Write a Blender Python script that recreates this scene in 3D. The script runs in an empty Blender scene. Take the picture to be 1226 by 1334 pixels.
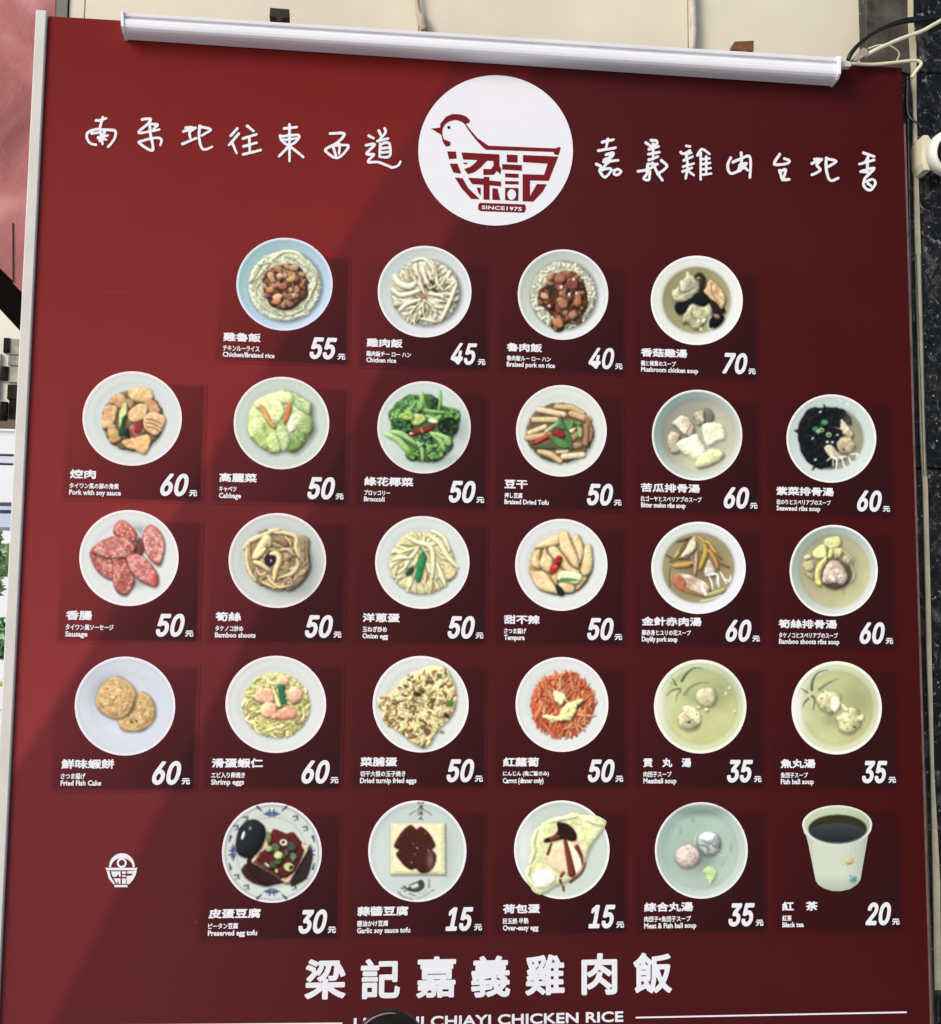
import bpy, math, random
import numpy as np

# ------------------------------------------------------------------ camera, world, sun
SC = bpy.context.scene
COL = SC.collection
U = 0.2                      # metres per card column of the board
Z0 = 1.55                    # height of the board's origin above the pavement
FPX = 1600.0                 # focal length in pixels of the 1226 x 1334 photograph
RT = np.array([[0.9943740190562511, -0.020519990755744805, -0.10391939282588963],
               [0.009369311139301211, 0.9942500041735027, -0.10667307631152215],
               [0.10551078729064806, 0.1050992824921893, 0.9888486307746666]])
CP = np.array([-1.5071178, -0.02222513, 8.62603304])
from mathutils import Matrix, Vector
M4 = Matrix.Identity(4)
for i_ in range(3):
    a_ = RT[0][i_], -RT[2][i_], RT[1][i_]
    for j_ in range(3):
        M4[j_][i_] = a_[j_]
M4.translation = (CP[0]*U, -CP[2]*U, CP[1]*U + Z0)
cam_data = bpy.data.cameras.new("camera")
cam_data.sensor_fit = 'HORIZONTAL'
cam_data.sensor_width = 36.0
cam_data.lens = 36.0*FPX/1226.0
cam_data.clip_start = 0.05
cam_data.clip_end = 500
cam = bpy.data.objects.new("camera", cam_data)
COL.objects.link(cam)
cam.matrix_world = M4
SC.camera = cam

SUN_EL, SUN_AZ = math.radians(28), math.radians(-50)      # sun high behind the viewer's left, hazy sky
wd = bpy.data.worlds.new("World")
SC.world = wd
wd.use_nodes = True
nt = wd.node_tree
bg = nt.nodes['Background']
sky = nt.nodes.new('ShaderNodeTexSky')
sky.sky_type = 'NISHITA'
sky.sun_disc = False
sky.sun_elevation = SUN_EL
sky.sun_rotation = math.pi + SUN_AZ * -1
sky.dust_density = 1.6
sky.air_density = 0.9
sky.ozone_density = 1.0
nt.links.new(sky.outputs[0], bg.inputs[0])
bg.inputs[1].default_value = 0.15
sun_d = bpy.data.lights.new("sun", 'SUN')
sun_d.energy = 1.95
sun_d.angle = math.radians(25)
sun_d.color = (1.0, 0.99, 0.975)
sun = bpy.data.objects.new("sun", sun_d)
COL.objects.link(sun)
sdir = Vector((math.sin(SUN_AZ)*math.cos(SUN_EL), -math.cos(SUN_AZ)*math.cos(SUN_EL), math.sin(SUN_EL)))
sun.rotation_euler = sdir.to_track_quat('Z', 'Y').to_euler()
sun.location = (-2, -3, 4)
SC.view_settings.view_transform = 'Standard'
SC.view_settings.look = 'None'
SC.view_settings.exposure = 0.0
SC.view_settings.gamma = 1.0

# ------------------------------------------------------------------ geometry of the board plane
def inv(u, v, depth=0.0):
    """board coordinates (column units) under a photograph position, `depth` metres in front of the board"""
    u = np.asarray(u, float); v = np.asarray(v, float)
    dx, dy = (u-613.0)/FPX, -(v-667.0)/FPX
    d = [RT[k][0]*dx + RT[k][1]*dy - RT[k][2] for k in range(3)]
    k = (depth/U - CP[2])/d[2]
    return CP[0]+k*d[0], CP[1]+k*d[1]
def at(u, v, depth=0.0):
    x, z = inv(u, v, depth)
    return (float(x)*U, -depth, float(z)*U + Z0)

# ------------------------------------------------------------------ object helpers
def tag(o, label=None, cat=None, group=None, kind=None):
    if label: o['label'] = label
    if cat: o['category'] = cat
    if group: o['group'] = group
    if kind: o['kind'] = kind
    return o
def empty(name, loc, label=None, cat=None, group=None):
    o = bpy.data.objects.new(name, None)
    COL.objects.link(o)
    o.location = loc
    o.empty_display_size = 0.05
    tag(o, label, cat, group)
    bpy.context.view_layer.update()
    return o
def worldloc(o):
    v = Vector((0, 0, 0))
    while o is not None:
        v += o.location
        o = o.parent
    return v
def link(name, me, mat, parent=None, label=None):
    """mesh given in world coordinates -> object, parent holds only translations"""
    o = bpy.data.objects.new(name, me)
    COL.objects.link(o)
    if mat is not None:
        me.materials.clear()
        me.materials.append(mat)
    if parent is not None:
        o.parent = parent
        w = worldloc(parent)
        if w.length > 0:
            me.transform(Matrix.Translation(-w))
    if label: o['label'] = label
    return o
def mesh(verts, faces, smooth=False):
    me = bpy.data.meshes.new("m")
    me.from_pydata([tuple(map(float, v)) for v in verts], [], faces)
    me.update()
    if smooth:
        me.polygons.foreach_set('use_smooth', [True]*len(me.polygons))
    return me
def join(parts):
    V, F = [], []
    for v, f in parts:
        n = len(V)
        V += list(v)
        F += [tuple(i+n for i in q) for q in f]
    return V, F
def box(x0, x1, y0, y1, z0, z1, b=0.0):
    """box, with chamfered edges when b > 0 (front and back outline corners)"""
    if b <= 0:
        v = [(x0,y0,z0),(x1,y0,z0),(x1,y1,z0),(x0,y1,z0),(x0,y0,z1),(x1,y0,z1),(x1,y1,z1),(x0,y1,z1)]
        return v, [(0,3,2,1),(4,5,6,7),(0,1,5,4),(1,2,6,5),(2,3,7,6),(3,0,4,7)]
    rings = []
    for y, k in ((y0, b), (y0+b, 0), (y1-b, 0), (y1, b)):
        rings.append([(x0+k,y,z0+k),(x1-k,y,z0+k),(x1-k,y,z1-k),(x0+k,y,z1-k)])
    v = [p for r in rings for p in r]
    f = [(0,1,2,3), (15,14,13,12)]
    for r in range(3):
        for i in range(4):
            a = r*4+i; c = r*4+(i+1) % 4
            f.append((a, a+4, c+4, c))
    return v, f
def prism(pts, y0, y1):
    """closed outline in x,z world coordinates extruded from y0 (front) to y1 (back)"""
    n = len(pts)
    v = [(p[0], y0, p[1]) for p in pts] + [(p[0], y1, p[1]) for p in pts]
    f = [tuple(range(n)), tuple(range(2*n-1, n-1, -1))]
    for i in range(n):
        j = (i+1) % n
        f.append((i, i+n, j+n, j))
    return v, f
def pxprism(pts, depth, thick):
    q = [at(u, v, depth) for u, v in pts]
    return prism([(p[0], p[2]) for p in q], -depth, -depth+thick)
def tube(pts, r, n=10, flat=1.0):
    """round cable along points; r may be a list"""
    P = [Vector(p) for p in pts]
    Q = []
    m = 6
    for i in range(len(P)-1):
        p0 = P[max(i-1, 0)]; p1 = P[i]; p2 = P[i+1]; p3 = P[min(i+2, len(P)-1)]
        for k in range(m):
            t = k/m
            Q.append(0.5*((2*p1)+(p2-p0)*t+(2*p0-5*p1+4*p2-p3)*t*t+(3*p1-p0-3*p2+p3)*t**3))
    Q.append(P[-1])
    rr = r if isinstance(r, (list, tuple)) else [r]*len(P)
    V, F = [], []
    up = Vector((0, -1, 0))
    for i, q in enumerate(Q):
        d = (Q[min(i+1, len(Q)-1)]-Q[max(i-1, 0)]).normalized()
        s = d.cross(up)
        if s.length < 1e-4: s = Vector((1, 0, 0))
        s.normalize(); t = s.cross(d)
        w = i/m; k0 = min(int(w), len(rr)-1); k1 = min(k0+1, len(rr)-1)
        rad = rr[k0]+(rr[k1]-rr[k0])*(w-k0)
        for k in range(n):
            a = 2*math.pi*k/n
            V.append(q + s*math.cos(a)*rad + t*math.sin(a)*rad*flat)
    for i in range(len(Q)-1):
        for k in range(n):
            a = i*n+k; b = i*n+(k+1) % n
            F.append((a, b, b+n, a+n))
    F.append(tuple(range(n-1, -1, -1)))
    F.append(tuple(range((len(Q)-1)*n, len(Q)*n)))
    return V, F

# ------------------------------------------------------------------ materials
def lin(c):
    c = np.asarray(c, float)
    if c.max() > 1.001: c = c/255.0
    return np.where(c <= 0.04045, c/12.92, ((c+0.055)/1.055)**2.4)
def L4(c):
    r = lin(c)
    return (float(r[0]), float(r[1]), float(r[2]), 1.0)
class NT:
    def __init__(s, name):
        s.m = bpy.data.materials.new(name)
        s.m.use_nodes = True
        s.t = s.m.node_tree
        s.p = s.t.nodes['Principled BSDF']
    def n(s, typ, **kw):
        k = s.t.nodes.new(typ)
        for a, b in kw.items(): setattr(k, a, b)
        return k
    def l(s, a, b): s.t.links.new(a, b)
    def math(s, op, a, b=None, clamp=False):
        k = s.n('ShaderNodeMath', operation=op, use_clamp=clamp)
        for i, x in enumerate((a, b)):
            if x is None: continue
            if isinstance(x, (int, float)): k.inputs[i].default_value = x
            else: s.l(x, k.inputs[i])
        return k.outputs[0]
    def mix(s, f, a, b):
        k = s.n('ShaderNodeMix', data_type='RGBA')
        for sock, x in ((k.inputs[0], f), (k.inputs[6], a), (k.inputs[7], b)):
            if isinstance(x, (int, float)): sock.default_value = x
            elif isinstance(x, tuple): sock.default_value = x
            else: s.l(x, sock)
        return k.outputs[2]
    def noise(s, vec, scale, detail=3, rough=0.5, dist=0.0):
        k = s.n('ShaderNodeTexNoise')
        k.inputs['Scale'].default_value = scale
        k.inputs['Detail'].default_value = detail
        k.inputs['Roughness'].default_value = rough
        k.inputs['Distortion'].default_value = dist
        if vec is not None: s.l(vec, k.inputs['Vector'])
        return k.outputs['Fac']
    def ramp(s, f, stops):
        k = s.n('ShaderNodeValToRGB')
        e = k.color_ramp.elements
        while len(e) < len(stops): e.new(0.5)
        for q, (p, c) in zip(e, stops):
            q.position = p; q.color = c
        s.l(f, k.inputs[0])
        return k.outputs[0]
    def bump(s, h, strength, dist=0.001):
        k = s.n('ShaderNodeBump')
        k.inputs['Strength'].default_value = strength
        k.inputs['Distance'].default_value = dist
        s.l(h, k.inputs['Height'])
        s.l(k.outputs[0], s.p.inputs['Normal'])
    def pos(s):
        return s.n('ShaderNodeNewGeometry').outputs['Position']
    def set(s, **kw):
        for a, b in kw.items(): s.p.inputs[a.replace('_', ' ')].default_value = b
        return s.m

PR, PS = 0.5, 0.08           # gloss of the printed film
def film(s, crease=False):
    """very faint waves and grain of the stretched film"""
    a = s.noise(s.pos(), 5.0, 2, 0.5)
    k = s.n('ShaderNodeMapping'); k.inputs['Scale'].default_value = (1.2, 1, 14)
    s.l(s.pos(), k.inputs[0])
    b = s.noise(k.outputs[0], 2.0, 2, 0.5)
    h = s.math('ADD', a, s.math('MULTIPLY', b, 0.5))
    if crease:
        sep = s.n('ShaderNodeSeparateXYZ'); s.l(s.pos(), sep.inputs[0])
        for (ua, va, ub, vb, w, amt) in ((92, 380, 232, 386, 0.0035, 0.35), (36, 664, 300, 668, 0.002, 0.15), (620, 1040, 900, 1036, 0.003, 0.12)):
            p, q = at(ua, va), at(ub, vb)
            k = (q[2]-p[2])/(q[0]-p[0])
            d = s.math('SUBTRACT', sep.outputs[2], s.math('ADD', s.math('MULTIPLY', sep.outputs[0], k), p[2]-k*p[0]))
            d = s.math('MULTIPLY', d, 1/w)
            g = s.math('DIVIDE', 1.0, s.math('ADD', 1.0, s.math('MULTIPLY', d, d)))
            m = s.math('MULTIPLY', s.math('SUBTRACT', sep.outputs[0], (p[0]+q[0])/2), 2/(q[0]-p[0]))
            m = s.math('SUBTRACT', 1.0, s.math('MULTIPLY', m, m), True)
            h = s.math('ADD', h, s.math('MULTIPLY', s.math('MULTIPLY', g, m), amt))
    s.bump(h, 0.25, 0.006)
def plain(name, c, rough=0.5, spec=0.5, metal=0.0, var=0.08, scale=30, bump=0.0, film_=False):
    s = NT(name)
    nz = s.noise(s.pos(), scale, 4, 0.6)
    c0 = L4(c)
    d = tuple(x*(1-var) for x in c0[:3])+(1.0,)
    e = tuple(min(x*(1+var), 1) for x in c0[:3])+(1.0,)
    s.l(s.ramp(nz, [(0.3, d), (0.7, e)]), s.p.inputs['Base Color'])
    s.p.inputs['Roughness'].default_value = rough
    s.p.inputs['Specular IOR Level'].default_value = spec
    s.p.inputs['Metallic'].default_value = metal
    if film_: film(s)
    elif bump: s.bump(nz, bump, 0.002)
    return s.m

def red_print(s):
    """the red printed ground of the board: three diagonal bands that darken to the right, with a glare veil painted in at the lower left"""
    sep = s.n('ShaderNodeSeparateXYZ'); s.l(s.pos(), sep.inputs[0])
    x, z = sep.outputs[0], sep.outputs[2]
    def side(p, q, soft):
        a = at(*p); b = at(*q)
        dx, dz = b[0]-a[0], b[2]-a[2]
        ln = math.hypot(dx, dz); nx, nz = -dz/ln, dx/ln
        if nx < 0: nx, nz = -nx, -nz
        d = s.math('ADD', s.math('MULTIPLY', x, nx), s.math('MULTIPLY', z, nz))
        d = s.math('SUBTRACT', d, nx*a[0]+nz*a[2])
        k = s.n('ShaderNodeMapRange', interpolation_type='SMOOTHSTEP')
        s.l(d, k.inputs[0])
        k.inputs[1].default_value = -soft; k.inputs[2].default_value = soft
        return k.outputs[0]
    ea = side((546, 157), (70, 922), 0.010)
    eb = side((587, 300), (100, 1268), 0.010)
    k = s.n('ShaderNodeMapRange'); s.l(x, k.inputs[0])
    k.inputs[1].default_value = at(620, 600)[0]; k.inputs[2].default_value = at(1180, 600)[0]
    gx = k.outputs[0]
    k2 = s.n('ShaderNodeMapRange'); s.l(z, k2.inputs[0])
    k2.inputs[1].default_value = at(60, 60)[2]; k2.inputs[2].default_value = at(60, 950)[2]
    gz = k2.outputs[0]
    A = s.mix(gz, L4(RED_A0), L4(RED_A_VEIL))
    B = s.mix(gz, L4(RED_B0), L4(RED_B_VEIL))
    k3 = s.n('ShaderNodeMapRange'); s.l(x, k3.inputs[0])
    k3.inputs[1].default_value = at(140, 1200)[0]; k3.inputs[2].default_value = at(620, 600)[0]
    C = s.mix(gx, s.mix(k3.outputs[0], L4(RED_C_VEIL), L4(RED_C0)), L4(RED_C1))
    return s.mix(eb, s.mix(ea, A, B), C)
RED_A0, RED_A_VEIL = (122, 28, 26), (146, 54, 54)  # second stop carries a pinkish glare veil painted into the lower part
RED_B0, RED_B_VEIL = (104, 29, 31), (114, 42, 46)  # second stop: the same painted glare, weaker on the middle band
RED_C0, RED_C1, RED_C_VEIL = (80, 25, 27), (66, 9, 10), (94, 35, 38)  # last stop: painted glare lifting the right band towards its left end

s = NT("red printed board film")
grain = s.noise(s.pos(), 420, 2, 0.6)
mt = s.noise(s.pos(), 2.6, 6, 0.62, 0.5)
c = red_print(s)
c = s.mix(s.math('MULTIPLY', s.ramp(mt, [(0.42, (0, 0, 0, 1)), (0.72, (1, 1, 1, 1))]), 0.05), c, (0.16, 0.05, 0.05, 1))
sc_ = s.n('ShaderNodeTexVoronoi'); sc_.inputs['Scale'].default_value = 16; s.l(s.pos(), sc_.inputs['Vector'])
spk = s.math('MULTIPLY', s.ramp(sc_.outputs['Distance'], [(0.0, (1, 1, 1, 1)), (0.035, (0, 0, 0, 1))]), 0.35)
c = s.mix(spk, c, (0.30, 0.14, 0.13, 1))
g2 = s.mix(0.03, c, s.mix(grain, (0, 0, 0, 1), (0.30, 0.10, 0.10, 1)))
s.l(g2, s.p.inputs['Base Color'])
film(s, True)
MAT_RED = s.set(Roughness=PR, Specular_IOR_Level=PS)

s = NT("dark gradient card print")
uv = s.n('ShaderNodeUVMap'); uv.uv_map = 'card'
sep = s.n('ShaderNodeSeparateXYZ'); s.l(uv.outputs[0], sep.inputs[0])
u_, v_ = sep.outputs[0], sep.outputs[1]          # u right, v down, 0..1
def edge_fade(f, soft):
    a = s.math('MULTIPLY', f, 1/soft, True)
    b = s.math('MULTIPLY', s.math('SUBTRACT', 1.0, f), 1/soft, True)
    return s.math('MULTIPLY', a, b)
ef = s.math('MULTIPLY', edge_fade(u_, 0.035), edge_fade(v_, 0.035))
al = s.math('ADD', s.math('MULTIPLY', u_, 0.52), s.math('MULTIPLY', v_, 0.40))
al = s.math('ADD', al, -0.04, True)
al = s.math('MULTIPLY', al, ef)
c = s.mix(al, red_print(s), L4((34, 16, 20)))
grain = s.noise(s.pos(), 420, 2, 0.6)
s.l(s.mix(0.03, c, s.mix(grain, (0, 0, 0, 1), (0.25, 0.10, 0.10, 1))), s.p.inputs['Base Color'])
film(s)
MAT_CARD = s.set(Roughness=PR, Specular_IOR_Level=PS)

s = NT("printed food photograph")
a = s.n('ShaderNodeAttribute'); a.attribute_name = 'Col'
s.l(a.outputs['Color'], s.p.inputs['Base Color'])
film(s)
MAT_PHOTO = s.set(Roughness=PR, Specular_IOR_Level=PS)
MAT_WHITE = plain("white print", (240, 238, 240), PR, PS, var=0.02, scale=200, film_=True)
MAT_INK = plain("dark red print", (122, 30, 36), PR, PS, var=0.04, scale=200, film_=True)
MAT_BLACKINK = plain("black print", (25, 20, 22), PR, PS, film_=True)

# ------------------------------------------------------------------ flat shapes from distance fields
def catmull(P, m=6, closed=True):
    P = np.asarray(P, float); n = len(P); out = []
    rng = n if closed else n-1
    for i in range(rng):
        if closed: a, b, c, d = P[(i-1) % n], P[i], P[(i+1) % n], P[(i+2) % n]
        else: a, b, c, d = P[max(i-1, 0)], P[i], P[i+1], P[min(i+2, n-1)]
        for k in range(m):
            t = k/m
            out.append(0.5*((2*b)+(c-a)*t+(2*a-5*b+4*c-d)*t*t+(3*b-a-3*c+d)*t**3))
    if not closed: out.append(P[-1])
    return np.array(out)
def sd_poly(X, Y, P):
    """signed distance, positive inside"""
    d = np.full(X.shape, 1e18); ins = np.zeros(X.shape, bool)
    n = len(P)
    for i in range(n):
        ax, ay = P[i]; bx, by = P[(i+1) % n]
        ex, ey = bx-ax, by-ay
        wx, wy = X-ax, Y-ay
        t = np.clip((wx*ex+wy*ey)/(ex*ex+ey*ey+1e-12), 0, 1)
        d = np.minimum(d, (wx-ex*t)**2+(wy-ey*t)**2)
        c = (ay > Y) != (by > Y)
        with np.errstate(divide='ignore', invalid='ignore'):
            xx = (bx-ax)*(Y-ay)/(by-ay+1e-30)+ax
        ins ^= c & (X < xx)
    return np.where(ins, 1, -1)*np.sqrt(d)
def sd_line(X, Y, P, W):
    """distance to a polyline of varying half width: returns (signed, width there)"""
    best = np.full(X.shape, 1e18); wid = np.zeros(X.shape); tt = np.zeros(X.shape)
    n = len(P)-1
    for i in range(n):
        ax, ay = P[i]; bx, by = P[i+1]
        ex, ey = bx-ax, by-ay
        wx, wy = X-ax, Y-ay
        t = np.clip((wx*ex+wy*ey)/(ex*ex+ey*ey+1e-12), 0, 1)
        w = W[i]+(W[i+1]-W[i])*t
        q = np.sqrt((wx-ex*t)**2+(wy-ey*t)**2)-w
        m = q < best
        best = np.where(m, q, best); wid = np.where(m, w, wid); tt = np.where(m, (i+t)/n, tt)
    return -best, wid, tt
_rs = np.random.RandomState(5)
LAT = _rs.rand(64, 64)
def vn(X, Y, scale, seed=0):
    x = X/scale+seed*7.31; y = Y/scale+seed*3.77
    xi = np.floor(x).astype(int); yi = np.floor(y).astype(int)
    fx = x-xi; fy = y-yi
    fx = fx*fx*(3-2*fx); fy = fy*fy*(3-2*fy)
    a = LAT[yi % 64, xi % 64]; b = LAT[yi % 64, (xi+1) % 64]
    c = LAT[(yi+1) % 64, xi % 64]; d = LAT[(yi+1) % 64, (xi+1) % 64]
    return (a*(1-fx)+b*fx)*(1-fy)+(c*(1-fx)+d*fx)*fy
def fbm(X, Y, scale, seed=0, o=3):
    v = 0; w = 1; t = 0
    for k in range(o):
        v = v+w*vn(X, Y, scale/2**k, seed+k*3); t += w; w *= 0.55
    return v/t

def snap_grid(xs, ys, S, keep=None):
    """vertices of the grid pulled onto the S = 0 outline; returns X, Y arrays and mask of kept cells"""
    X, Y = np.meshgrid(xs, ys)
    h = xs[1]-xs[0]
    gy, gx = np.gradient(S, h)
    g = np.sqrt(gx*gx+gy*gy)+1e-9
    near = np.abs(S) < 0.75*h
    k = np.where(near, -S/g, 0)
    k = np.clip(k, -h, h)
    X = X+k*gx/g; Y = Y+k*gy/g
    c = (S[:-1, :-1]+S[1:, :-1]+S[:-1, 1:]+S[1:, 1:])/4
    return X, Y, c > 0
def board_grid_mesh(X, Y, cells, px, depth, col=None):
    """cells of a grid (coordinates turned into photograph positions by px) laid on the board"""
    iy, ix = np.nonzero(cells)
    n = X.shape[1]
    a = iy*n+ix
    F = np.stack([a, a+n, a+n+1, a+1], 1)
    used, invx = np.unique(F, return_inverse=True)
    F = invx.reshape(F.shape)
    uu, vv = px(X.ravel()[used], Y.ravel()[used])
    bx, bz = inv(uu, vv)
    co = np.stack([bx*U, np.full(bx.shape, -depth), bz*U+Z0], 1)
    me = bpy.data.meshes.new("m")
    me.vertices.add(len(co)); me.vertices.foreach_set('co', co.ravel())
    me.loops.add(F.size); me.loops.foreach_set('vertex_index', F.ravel())
    me.polygons.add(len(F)); me.polygons.foreach_set('loop_start', np.arange(0, F.size, 4))
    me.update(calc_edges=True)
    if col is not None:
        at_ = me.color_attributes.new('Col', 'FLOAT_COLOR', 'POINT')
        c = col.reshape(-1, 3)[used]
        c = np.concatenate([lin(np.clip(c, 0, 1)), np.ones((len(c), 1))], 1)
        at_.data.foreach_set('color', c.ravel())
    return me
def strokes_mesh(strokes, px, w, cell, depth):
    P = np.concatenate([np.asarray(q, float) for q in strokes])
    x0, y0 = P.min(0)-w*2; x1, y1 = P.max(0)+w*2
    xs = np.arange(x0, x1+cell, cell); ys = np.arange(y0, y1+cell, cell)
    X, Y = np.meshgrid(xs, ys)
    S = np.full(X.shape, -1e9)
    for q in strokes:
        q = catmull(q, 5, False)
        W = np.full(len(q), w)
        S = np.maximum(S, sd_line(X, Y, q, W*(0.92+0.16*np.linspace(0, 1, len(q))[::-1]))[0])
    S = S+0.14*w*(vn(X, Y, w*1.6, 3)-0.5)*2
    X, Y, c = snap_grid(xs, ys, S)
    return board_grid_mesh(X, Y, c, px, depth)
def poly_mesh(pts, px, depth):
    u, v = px(np.array([p[0] for p in pts], float), np.array([p[1] for p in pts], float))
    bx, bz = inv(u, v)
    V = [(x*U, -depth, z*U+Z0) for x, z in zip(bx, bz)]
    return V, [tuple(range(len(V)))]
def face_front(me):
    """turn faces so that they look at the viewer (-y)"""
    import bmesh
    bm = bmesh.new(); bm.from_mesh(me)
    for f in bm.faces:
        f.normal_update()
        if f.normal.y > 0: f.normal_flip()
    bm.to_mesh(me); bm.free()

# ------------------------------------------------------------------ painter for the printed dish photographs
LIGHT = np.array([-0.45, -0.62, 0.64])
TINT = np.array([1.0, 1.0, 1.0])
class Dish:
    K = 1226.0
    def __init__(s, seed=1, N=168):
        s.N = N; s.k = s.K/N
        s.xs = np.arange(N+1)*s.k
        s.X, s.Y = np.meshgrid(s.xs, s.xs)
        s.rgb = np.zeros((N+1, N+1, 3))
        s.pid = np.zeros((N+1, N+1), int)
        s.sil = np.full((N+1, N+1), -1e6)
        s.names = ['plate']
        s.R = np.random.RandomState(seed); s.seed = seed
    def part(s, name):
        s.names.append(name); return len(s.names)-1
    def win(s, P, pad):
        P = np.asarray(P, float)
        a = np.clip(((P.min(0)-pad)/s.k).astype(int), 0, s.N); b = np.clip(((P.max(0)+pad)/s.k).astype(int)+2, 1, s.N+1)
        return slice(a[1], b[1]), slice(a[0], b[0])
    def put(s, sl, m, col, pid):
        m3 = m[..., None]
        s.rgb[sl] = s.rgb[sl]*(1-m3)+col*m3
        if pid is not None:
            q = s.pid[sl]; q[m > 0.5] = pid
    def shade_h(s, h):
        gy, gx = np.gradient(h, s.k)
        n = np.sqrt(gx*gx+gy*gy+1)
        return np.clip((-gx*LIGHT[0]-gy*LIGHT[1]+LIGHT[2])/n, 0, 1)
    def plate(s, bbox, rim=(238, 234, 232), well=(222, 228, 226), kind='plate', ring=0.955, inner=None,
              wall=None, wall2=None, soup=None, soup2=None, r_in=0.74, name=None, off=(0, 0)):
        x0, x1, y0, y1 = bbox
        cx, cy, rx, ry = (x0+x1)/2, (y0+y1)/2, (x1-x0)/2, (y1-y0)/2
        s.c = (cx, cy, rx, ry)
        s.names[0] = name or ('plate' if kind == 'plate' else 'bowl')
        q = np.hypot((s.X-cx)/rx, (s.Y-cy)/ry)
        s.q = q
        s.sil = np.maximum(s.sil, (1-q)*(rx+ry)/2)
        rim, well = np.array(rim)/255.*TINT, np.array(well)/255.*TINT
        t = np.clip(((s.X-cx)/rx*0.65+(s.Y-cy)/ry*0.75)*0.5+0.5, 0, 1)[..., None]   # 0 upper left, 1 lower right
        if kind == 'plate':
            base = well*(0.985+0.035*t)
            # flat rim then a shallow well
            hh = np.where(q < r_in, 0, 0)
            e = np.exp(-((q-r_in)/0.05)**2)[..., None]
            base = base*(1-0.05*e*(1-t)) + 0.015*e*t
            s.rgb[:] = base
        else:
            wa = np.array(wall if wall else (196, 206, 200))/255.*TINT
            wb = np.array(wall2 if wall2 else (232, 236, 232))/255.
            base = wa*(1-t)+wb*t
            s.rgb[:] = base
            qi = np.hypot((s.X-cx-off[0])/rx, (s.Y-cy-off[1])/ry)
            if soup:
                sa = np.array(soup)/255.; sb = np.array(soup2 or soup)/255.
                sc = sa*(1-t)+sb*t
                sc = sc*(0.93+0.14*fbm(s.X, s.Y, 260, s.seed)[..., None])
                m = np.clip((r_in-qi)/0.05+0.5, 0, 1)
                e = np.exp(-((qi-r_in)/0.055)**2)[..., None]
                s.rgb = s.rgb*(1-m[..., None])+sc*m[..., None]
                s.rgb *= 1-0.07*e*(1.2-t)
        m = np.clip((q-ring)/0.012+0.5, 0, 1)[..., None]
        shad = np.exp(-((q-ring+0.02)/0.03)**2)[..., None]
        s.rgb *= 1-0.05*shad*(1.1-t)
        s.rgb = s.rgb*(1-m)+rim*m
        s.rgb *= (0.985+0.03*fbm(s.X, s.Y, 18, s.seed+9, 2))[..., None]
    def blob(s, P, col, w=40, tex=0.10, ns=36, amb=0.62, dif=0.55, spec=0.0, sh=0.45, so=(10, 14), sb=26,
             part=None, smooth=True, col2=None, edge=0.13, wob=3, soft=0.9, wn=40):
        P = np.asarray(P, float)
        if smooth: P = catmull(P, 5)
        sl = s.win(P, sb+wob+20)
        X, Y = s.X[sl], s.Y[sl]
        sd = sd_poly(X, Y, P)
        if wob: sd = sd+wob*(fbm(X, Y, wn, s.seed+len(s.names))-0.5)*2
        if sh > 0:
            sdd = sd_poly(X-so[0], Y-so[1], P)
            m = np.clip(sdd/sb+0.6, 0, 1)*sh
            s.rgb[sl] *= (1-m)[..., None]
        m = np.clip(sd/(s.k*soft)+0.5, 0, 1)
        d = np.clip(sd/w, 0, 1)
        nz = fbm(X, Y, ns, s.seed*3+len(P))
        h = w*0.55*np.sqrt(np.clip(1-(1-d)**2, 0, 1))+tex*ns*1.5*nz+5*vn(X, Y, 13, s.seed)
        l = s.shade_h(h)
        c = np.array(col)/255.
        if col2 is not None:
            k = np.clip((fbm(X, Y, ns*1.6, s.seed*5+3)-0.42)*5, 0, 1)[..., None]
            c = c*(1-k)+np.array(col2)/255.*k
        c = c*(amb+dif*l/0.64*0.78)[..., None]*(1+tex*2.0*(nz-0.5))[..., None]
        if edge: c = c*(1-edge*np.exp(-(sd/(s.k*1.3))**2))[..., None]
        if spec:
            hl = np.clip((l-0.93)/0.07, 0, 1)**2*spec
            c = c+(hl*(nz > 0.5))[..., None]
        s.put(sl, m, c, part)
    def ell(s, x, y, rx, ry=None, rot=0, col=(200, 200, 200), n=12, jag=0.0, **kw):
        ry = ry or rx
        a = np.arange(n)*2*np.pi/n
        j = 1+jag*(s.R.rand(n)*2-1)
        ex, ey = np.cos(a)*rx*j, np.sin(a)*ry*j
        r = math.radians(rot)
        P = np.stack([x+ex*math.cos(r)-ey*math.sin(r), y+ex*math.sin(r)+ey*math.cos(r)], 1)
        s.blob(P, col, **kw)
    def line(s, P, w, col, col2=None, part=None, amb=0.6, dif=0.5, sh=0.35, so=(5, 7), sb=12, taper=0.5, tex=0.06,
             edge=0.12, curve=True, end=None, soft=0.9):
        P = np.asarray(P, float)
        if curve and len(P) > 2: P = catmull(P, 4, False)
        n = len(P)
        u = np.linspace(0, 1, n)
        W = w*(1-taper*np.abs(2*u-1)**3)
        if end is not None: W = w+(end-w)*u
        sl = s.win(P, w+sb+8)
        X, Y = s.X[sl], s.Y[sl]
        if X.size == 0: return
        sd, wi, t = sd_line(X, Y, P, W)
        if sh > 0:
            m = np.clip(sd_line(X-so[0], Y-so[1], P, W)[0]/sb+0.5, 0, 1)*sh
            s.rgb[sl] *= (1-m)[..., None]
        m = np.clip(sd/(s.k*soft)+0.5, 0, 1)
        d = np.clip(sd/(wi+1e-6), 0, 1)
        h = wi*0.75*np.sqrt(np.clip(1-(1-d)**2, 0, 1))+3*vn(X, Y, 12, s.seed)
        l = s.shade_h(h)
        c = np.array(col)/255.
        if col2 is not None: c = c*(1-t[..., None])+np.array(col2)/255.*t[..., None]
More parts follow.
